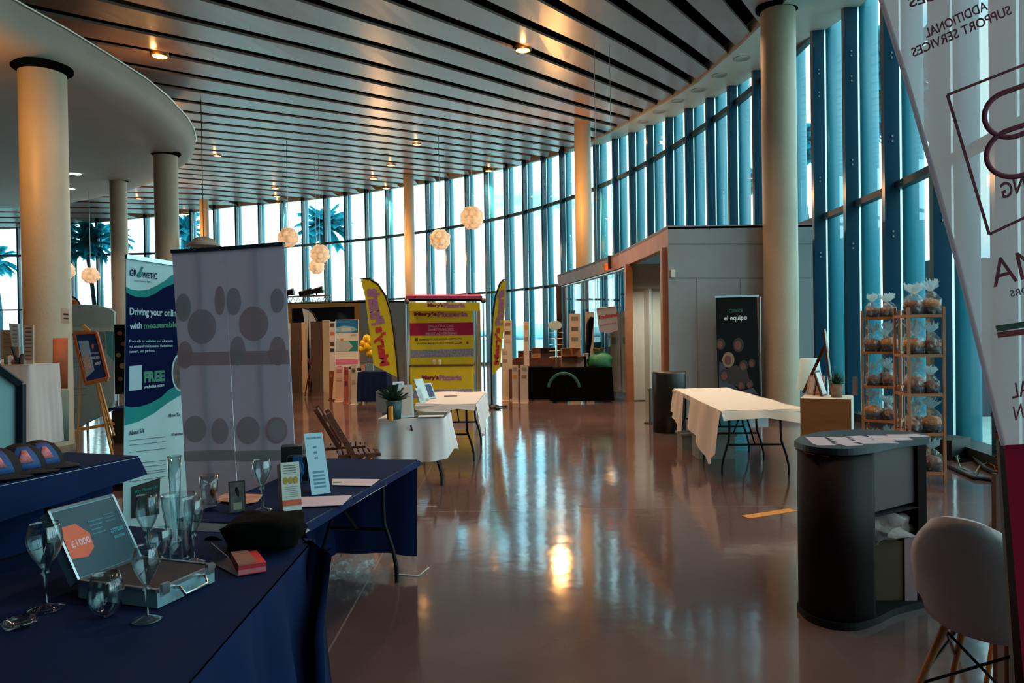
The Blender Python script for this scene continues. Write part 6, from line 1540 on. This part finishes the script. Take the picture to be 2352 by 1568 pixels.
# ------------------------------------------------------------------ aluminium case with open lid
alu = mat('case_aluminium', '9CC4CE', .3, metal=.5, var=.08); lidm = mat('case_lid_inside', (.010, .055, .085), .45)
H0, H1 = onz(207, 1350, TZ), None
FR = onz(493, 1336, TZ); FL = onz(362, 1398, TZ); wv = FR-FL; H0 = FL+V((-wv.y, wv.x, 0)).normalized()*.33; H1 = H0+wv; hb = .075
t = thing('metal_case', 'open aluminium case with dark lid lining and orange price badge', 'case', tuple((FL+FR+H0+H1)/4))
b = B(); base = [FL, FR, H1, H0]; b.prism([p+V((0, 0, .001)) for p in base], (0, 0, hb*.75)); b.build('case_base', alu, t)
ins = mat('case_inside', '2A2630', .7); cen = (FL+FR+H0+H1)/4; b = B(); b.prism([cen.lerp(p, .93)+V((0, 0, hb*.75)) for p in base], (0, 0, .003)); b.build('case_lining', ins, t)
b = B()
for a, c in ((FL, FR), (FR, H1), (H1, H0), (H0, FL)): b.bar(a+V((0, 0, hb*.76)), c+V((0, 0, hb*.76)), .012, .012)
b.build('case_rim', steel, t)
hz3 = V((0, 0, hb*.76)); back = (H0-FL).normalized(); lv = (back*.13+V((0, 0, .222))); L0, L1, L2, L3 = H0+hz3, H1+hz3, H1+hz3+lv, H0+hz3+lv
ln = (L1-L0).cross(L3-L0).normalized(); ln = ln if ln.dot(EYE-L0) > 0 else -ln
b = B(); b.prism([L0, L1, L2, L3], -ln*.045); b.build('lid_shell', alu, t)
lp = GPlane(L0+ln*.001, L1+ln*.001, L3+ln*.001)
Q = lambda u_, v_, e=.0015: L0+(L1-L0)*u_+(L3-L0)*v_+ln*e
b = B(); b.quad(Q(.03, .03), Q(.97, .03), Q(.97, .97), Q(.03, .97)); b.build('lid_lining', lidm, t)
b = B()
for a, c in ((Q(0, 0), Q(1, 0)), (Q(1, 0), Q(1, 1)), (Q(1, 1), Q(0, 1)), (Q(0, 1), Q(0, 0))): b.bar(a, c, .008, .008)
b.build('lid_rim', steel, t)
def qt(b, s, u0, v0, u1, hv, mi=0, bold=.03, e=.003): text(b, s, Q(u0, v0, e), (L1-L0)*(u1-u0), (L3-L0)*hv, mi, bold)
b = B(); b.add([Q(u_, v_, .0025) for u_, v_ in ((.03, .30), (.26, .26), (.40, .36), (.42, .56), (.28, .74), (.05, .74))], [tuple(range(6))], 0); qt(b, '£1000', .10, .43, .39, .10, 1); b.build('price_badge', [mat('badge_orange', 'D8603E', .5), mat('badge_text', 'D8A8B0', .5)], t)
b = B()
for k, (u0, u1) in enumerate(((.46, .66), (.46, .64), (.46, .66), (.46, .70))): b.quad(Q(u0, .52+.06*k, .003), Q(u1, .52+.06*k, .003), Q(u1, .54+.06*k, .003), Q(u0, .54+.06*k, .003))
for k in range(3): b.quad(Q(.72, .64+.05*k, .003), Q(.88, .64+.05*k, .003), Q(.88, .655+.05*k, .003), Q(.72, .655+.05*k, .003))
b.build('small_print', mat('lid_print', '2E7088', .5), t)
b = B(); qt(b, 'QUOTIDIAN', .72, .46, .94, .07); qt(b, 'SOLUTIONS', .74, .38, .92, .04); b.build('lid_lettering', mat('lid_cyan', '4AA8C0', .5), t)
fn = V((wv.y, -wv.x, 0)).normalized()
hm_ = (FL+FR)/2+V((0, 0, hb*.62))+fn*.004; wd_ = wv.normalized()
b = B(); b.tube([hm_-wd_*.055, hm_-wd_*.055+fn*.02, hm_-wd_*.05+fn*.034+V((0, 0, -.022)), hm_+wd_*.05+fn*.034+V((0, 0, -.022)), hm_+wd_*.055+fn*.02, hm_+wd_*.055], .006, 8); b.build('handle', steel, t)
for k in (-1, 1):
    b = B(); b.box(hm_+wd_*.10*k+V((0, 0, .01)), (.03, .012, .035), math.atan2(wv.y, wv.x)); b.build('latch', steel, t)
# black soft tote, card box
p = onz(585, 1282, TZ); b = B(); b.blob(p+V((0, .13, .07)), (.15, .12, .065), 12, 0, .18, 3, .55); one('black_pouch', b, mat('black_fabric', '030404', .95, spec=.1), 'black soft pouch bag on the front navy table', 'bag')
q1, q2 = onz(612, 1312, TZ), onz(548, 1322, TZ); q3, q4 = onz(530, 1290, TZ), onz(590, 1284, TZ)
t = thing('card_box', 'red and pink box of cards lying in front of black pouch', 'box', tuple(q2)); b = B(); b.prism([q1, q2, q3, q4], (0, 0, .035)); b.build('carton', mat('box_red', 'C8303A', .5), t)
b = B(); b.prism([p+V((0, 0, .0352)) for p in (q1.lerp(q4, .1).lerp(q2, .30), q2, q3, q4.lerp(q3, .35))], (0, 0, .004)); b.build('card_stack', mat('cards_brown', '8A6258', .5), t)
b = B(); fx = (q1-q2); b.quad(q2+V((0, -.002, .003)), q1+V((0, -.002, .003)), q1+V((0, -.002, .02)), q2+V((0, -.002, .02))); b.build('pink_label', mat('box_pink', 'E0707A', .5), t)
b = B(); h1_ = onz(486, 1292, TZ); b.prism([h1_, onz(548, 1324, TZ), onz(524, 1298, TZ)+V((0, 0, .03)), h1_+V((-.01, .02, .07))], (0, .004, .002)); one('card_holder', b, mat('holder_mauve', '6A606C', .4), 'mauve grey bent card holder between case and red box', 'card holder')

# ------------------------------------------------------------------ things standing on the middle navy table
def card(px, h_px, w_px, ang, lean, lab, m_, name='table_card', cat='card', depth=.004, z=.752, prop=True):
    p = onz(px[0], px[1], z); s_ = sc_(p); f = V((math.sin(ang), -math.cos(ang), 0)); sd = V((f.y*-1, f.x, 0)); sd = V((math.cos(ang), math.sin(ang), 0)); up_ = V((0, 0, 1))*math.cos(lean)-f*math.sin(lean); nn = f*math.cos(lean)+V((0, 0, 1))*math.sin(lean)
    wd, h = w_px/s_, h_px/s_; t = thing(name, lab, cat, tuple(p)); o = p-sd*wd/2
    b = B(); b.prism([o, o+sd*wd, o+sd*wd+up_*h, o+up_*h], -nn*depth); b.build('card', m_, t)
    if prop: b = B(); b.bar(p+up_*h*.6-nn*.006, p-f*h*.35, .02, .003); b.build('prop', m_, t)
    T = lambda u_, v_, e=.002: o+sd*wd*u_+up_*h*v_+nn*e
    return t, T, wd, h, sd, up_
t, T, wd, h, sd, up_ = card((738, 1134), 146, 44, .55, .42, 'tall white price card standing on middle navy table', mat('tall_card', '9CC8DC', .5)); ink = mat('card_ink', '4A7A98', .5)
b = B()
text(b, 'PORTUGUESE WINE', T(.12, .90), sd*wd*.76, up_*h*.035, 0, .02)
for k in range(3): b.quad(T(.42, .75-.09*k), T(.58, .75-.09*k), T(.58, .78-.09*k), T(.42, .78-.09*k))
for k in range(5): b.quad(T(.2, .34-.06*k), T(.8, .34-.06*k), T(.8, .37-.06*k), T(.2, .37-.06*k))
b.build('print', ink, t)
t, T, wd, h, sd, up_ = card((672, 1172), 112, 42, .42, .36, 'white flyer stand with three gold medals and orange band', mat('flyer_white', 'C4CCC8', .5))
b = B()
for k in range(3): 
    c_ = T(.22+.27*k, .62); nn = sd.cross(up_); b.disc(c_, wd*.13, nn if nn.dot(EYE-c_) > 0 else -nn, 18, 0, h*.075, up=up_)
b.build('gold_medals', mat('medal_gold', 'A88A30', .4), t)
b = B(); b.quad(T(0, .10), T(1, .10), T(1, .22), T(0, .22), 0)
for k in range(4): b.quad(T(.15, .92-.05*k), T(.8, .92-.05*k), T(.8, .935-.05*k), T(.15, .935-.05*k), 1)
for k in range(6): b.quad(T(.15, .48-.04*k), T(.85, .48-.04*k), T(.85, .488-.04*k), T(.15, .488-.04*k), 1)
b.build('print', [mat('flyer_orange', 'C85A34', .5), mat('flyer_ink', '4A5A50', .5)], t)
b = B(); b.prism([T(-.14, 0, -.05), T(0, 0, -.002), T(0, 1, -.002), T(-.14, 1, -.05)], (0, .003, 0)); b.build('side_flap', mat('flap_pink', '8A6068', .5), t)
t, T, wd, h, sd, up_ = card((546, 1177), 72, 36, .45, .2, 'small black framed photo card on near end of middle navy table', black, 'photo_card', depth=.012)
b = B(); b.quad(T(.08, .04), T(.92, .04), T(.92, .95), T(.08, .95), 0); b.quad(T(.25, .10, .003), T(.75, .10, .003), T(.75, .32, .003), T(.25, .32, .003), 1); b.blob(T(.5, .62, .002), (wd*.16, .003, h*.2), 6, 2); b.build('photo', [mat('photo_dim', '4A4A44', .4, var=.5, scale=30), mat('photo_light', '8A8A70', .4), mat('photo_fig', '26221E', .4)], t)
p = onz(645, 1112, .752); p.y += .22; b = B(); s_ = sc_(p); b.box(p+V((0, 0, 36/s_)), (46/s_, .10, 72/s_), .25); one('black_box', b, mat('box_black', '0A1414', .5), 'upright black carton at the left back of middle navy table', 'box')
p = onz(676, 1098, .752); p.y += .32; s_ = sc_(p); b = B(); b.lathe([(0, 0), (14/s_, 0), (14/s_, 62/s_), (0, 66/s_)], p, 20); one('paper_roll', b, paper, 'white capped cylinder behind the oval badge pack', 'roll')
p = onz(684, 1108, .752); s_ = sc_(p); t = thing('badge_pack', 'blue oval badge pack in rounded wire stand on middle table', 'package', tuple(p))
b = B(); w_, h_ = 24/s_, 62/s_; b.tube([p+V((-w_, 0, 0)), p+V((-w_*1.05, .01, h_*.9)), p+V((-w_*.8, .012, h_)), p+V((w_*.8, .012, h_)), p+V((w_*1.05, .01, h_*.9)), p+V((w_, 0, 0)), p+V((-w_, 0, 0))], .0025, 6); b.build('wire_stand', steel, t)
b = B(); b.box(p+V((0, .02, h_*.48)), (w_*1.9, .008, h_*.9)); b.build('backing', mat('pack_black', '0C1418', .5), t)
b = B(); P_ = [p+V((w_*.62*math.cos(2*PI*k/24), -.004, h_*.5+h_*.36*math.sin(2*PI*k/24))) for k in range(24)]; b.prism(P_, (0, .01, 0)); b.box(p+V((0, .001, h_*.88)), (w_*.9, .008, h_*.2)); b.box(p+V((0, .001, h_*.12)), (w_*.7, .008, h_*.2)); b.build('oval_badge', mat('pack_blue', '2A6EA8', .4), t)
b = B(); b.disc(p+V((0, -.0062, h_*.5)), w_*.42, (0, -1, 0), 20, 0, h_*.24); b.disc(p+V((0, -.0075, h_*.5)), w_*.22, (0, -1, 0), 16, 1, h_*.14); b.build('emblem', [mat('pack_pale', '88A8C0', .5), mat('pack_red', 'B04A54', .5)], t)
for i, (pts, lab, m_) in enumerate((([(762, 1100), (872, 1101), (852, 1116), (762, 1114)], 'pale pink sheet with green stamp at far side of middle table', mat('sheet_pink', 'C8B8C8', .6)), ([(690, 1142), (808, 1138), (786, 1160), (694, 1164)], 'pale pink sheet of paper nearer on the middle table', mat('sheet_pink', 'C8B8C8', .6)), ([(503, 1140), (520, 1133), (604, 1136), (592, 1152), (560, 1158), (500, 1150)], 'orange and white leaflet flat on near end of middle table', mat('sheet_orange', 'B88A78', .6, var=.4, scale=12)))):
    b = B(); P_ = [onz(x, y, .753+.002*i) for x, y in pts]; b.prism(P_, (0, 0, .0025)); mm = [m_]
    if i == 0: b.disc(onz(776, 1107, .7565), .028, (0, 0, 1), 16, 1, .02); mm.append(mat('stamp_green', '3A8A50', .6))
    one('paper_sheet', b, mm, lab, 'paper')
# clear plastic bag at the foot of the middle table
p = onz(800, 1335, 0); b = B(); b.blob(p+V((-.02, .1, .06)), (.17, .13, .07), 10, 0, .6, 5); one('plastic_bag', b, film, 'crumpled clear plastic bag on floor by the navy cloth hem', 'bag')
b = B(); b.tube([onz(x, y, .004) for x, y in ((905, 1318), (962, 1322), (985, 1303))], .006, 5); one('floor_joint', b, mat('pale_joint', 'B0A8A4', .5), 'thin pale joint line on floor right of navy table', 'floor mark')  # stretch of pale floor joint laid as a thin bead
b = B(); p0 = onz(940, 1168, 0); b.bar(onz(900, 1163, .002), onz(1003, 1162, .002), .002, .012, side=(0, 0, 1)); one('floor_joint', b, mat('pale_joint', 'B0A8A4', .5), 'short pale floor line behind the navy table corner', 'floor mark')  # short floor joint laid as a flat pale bar
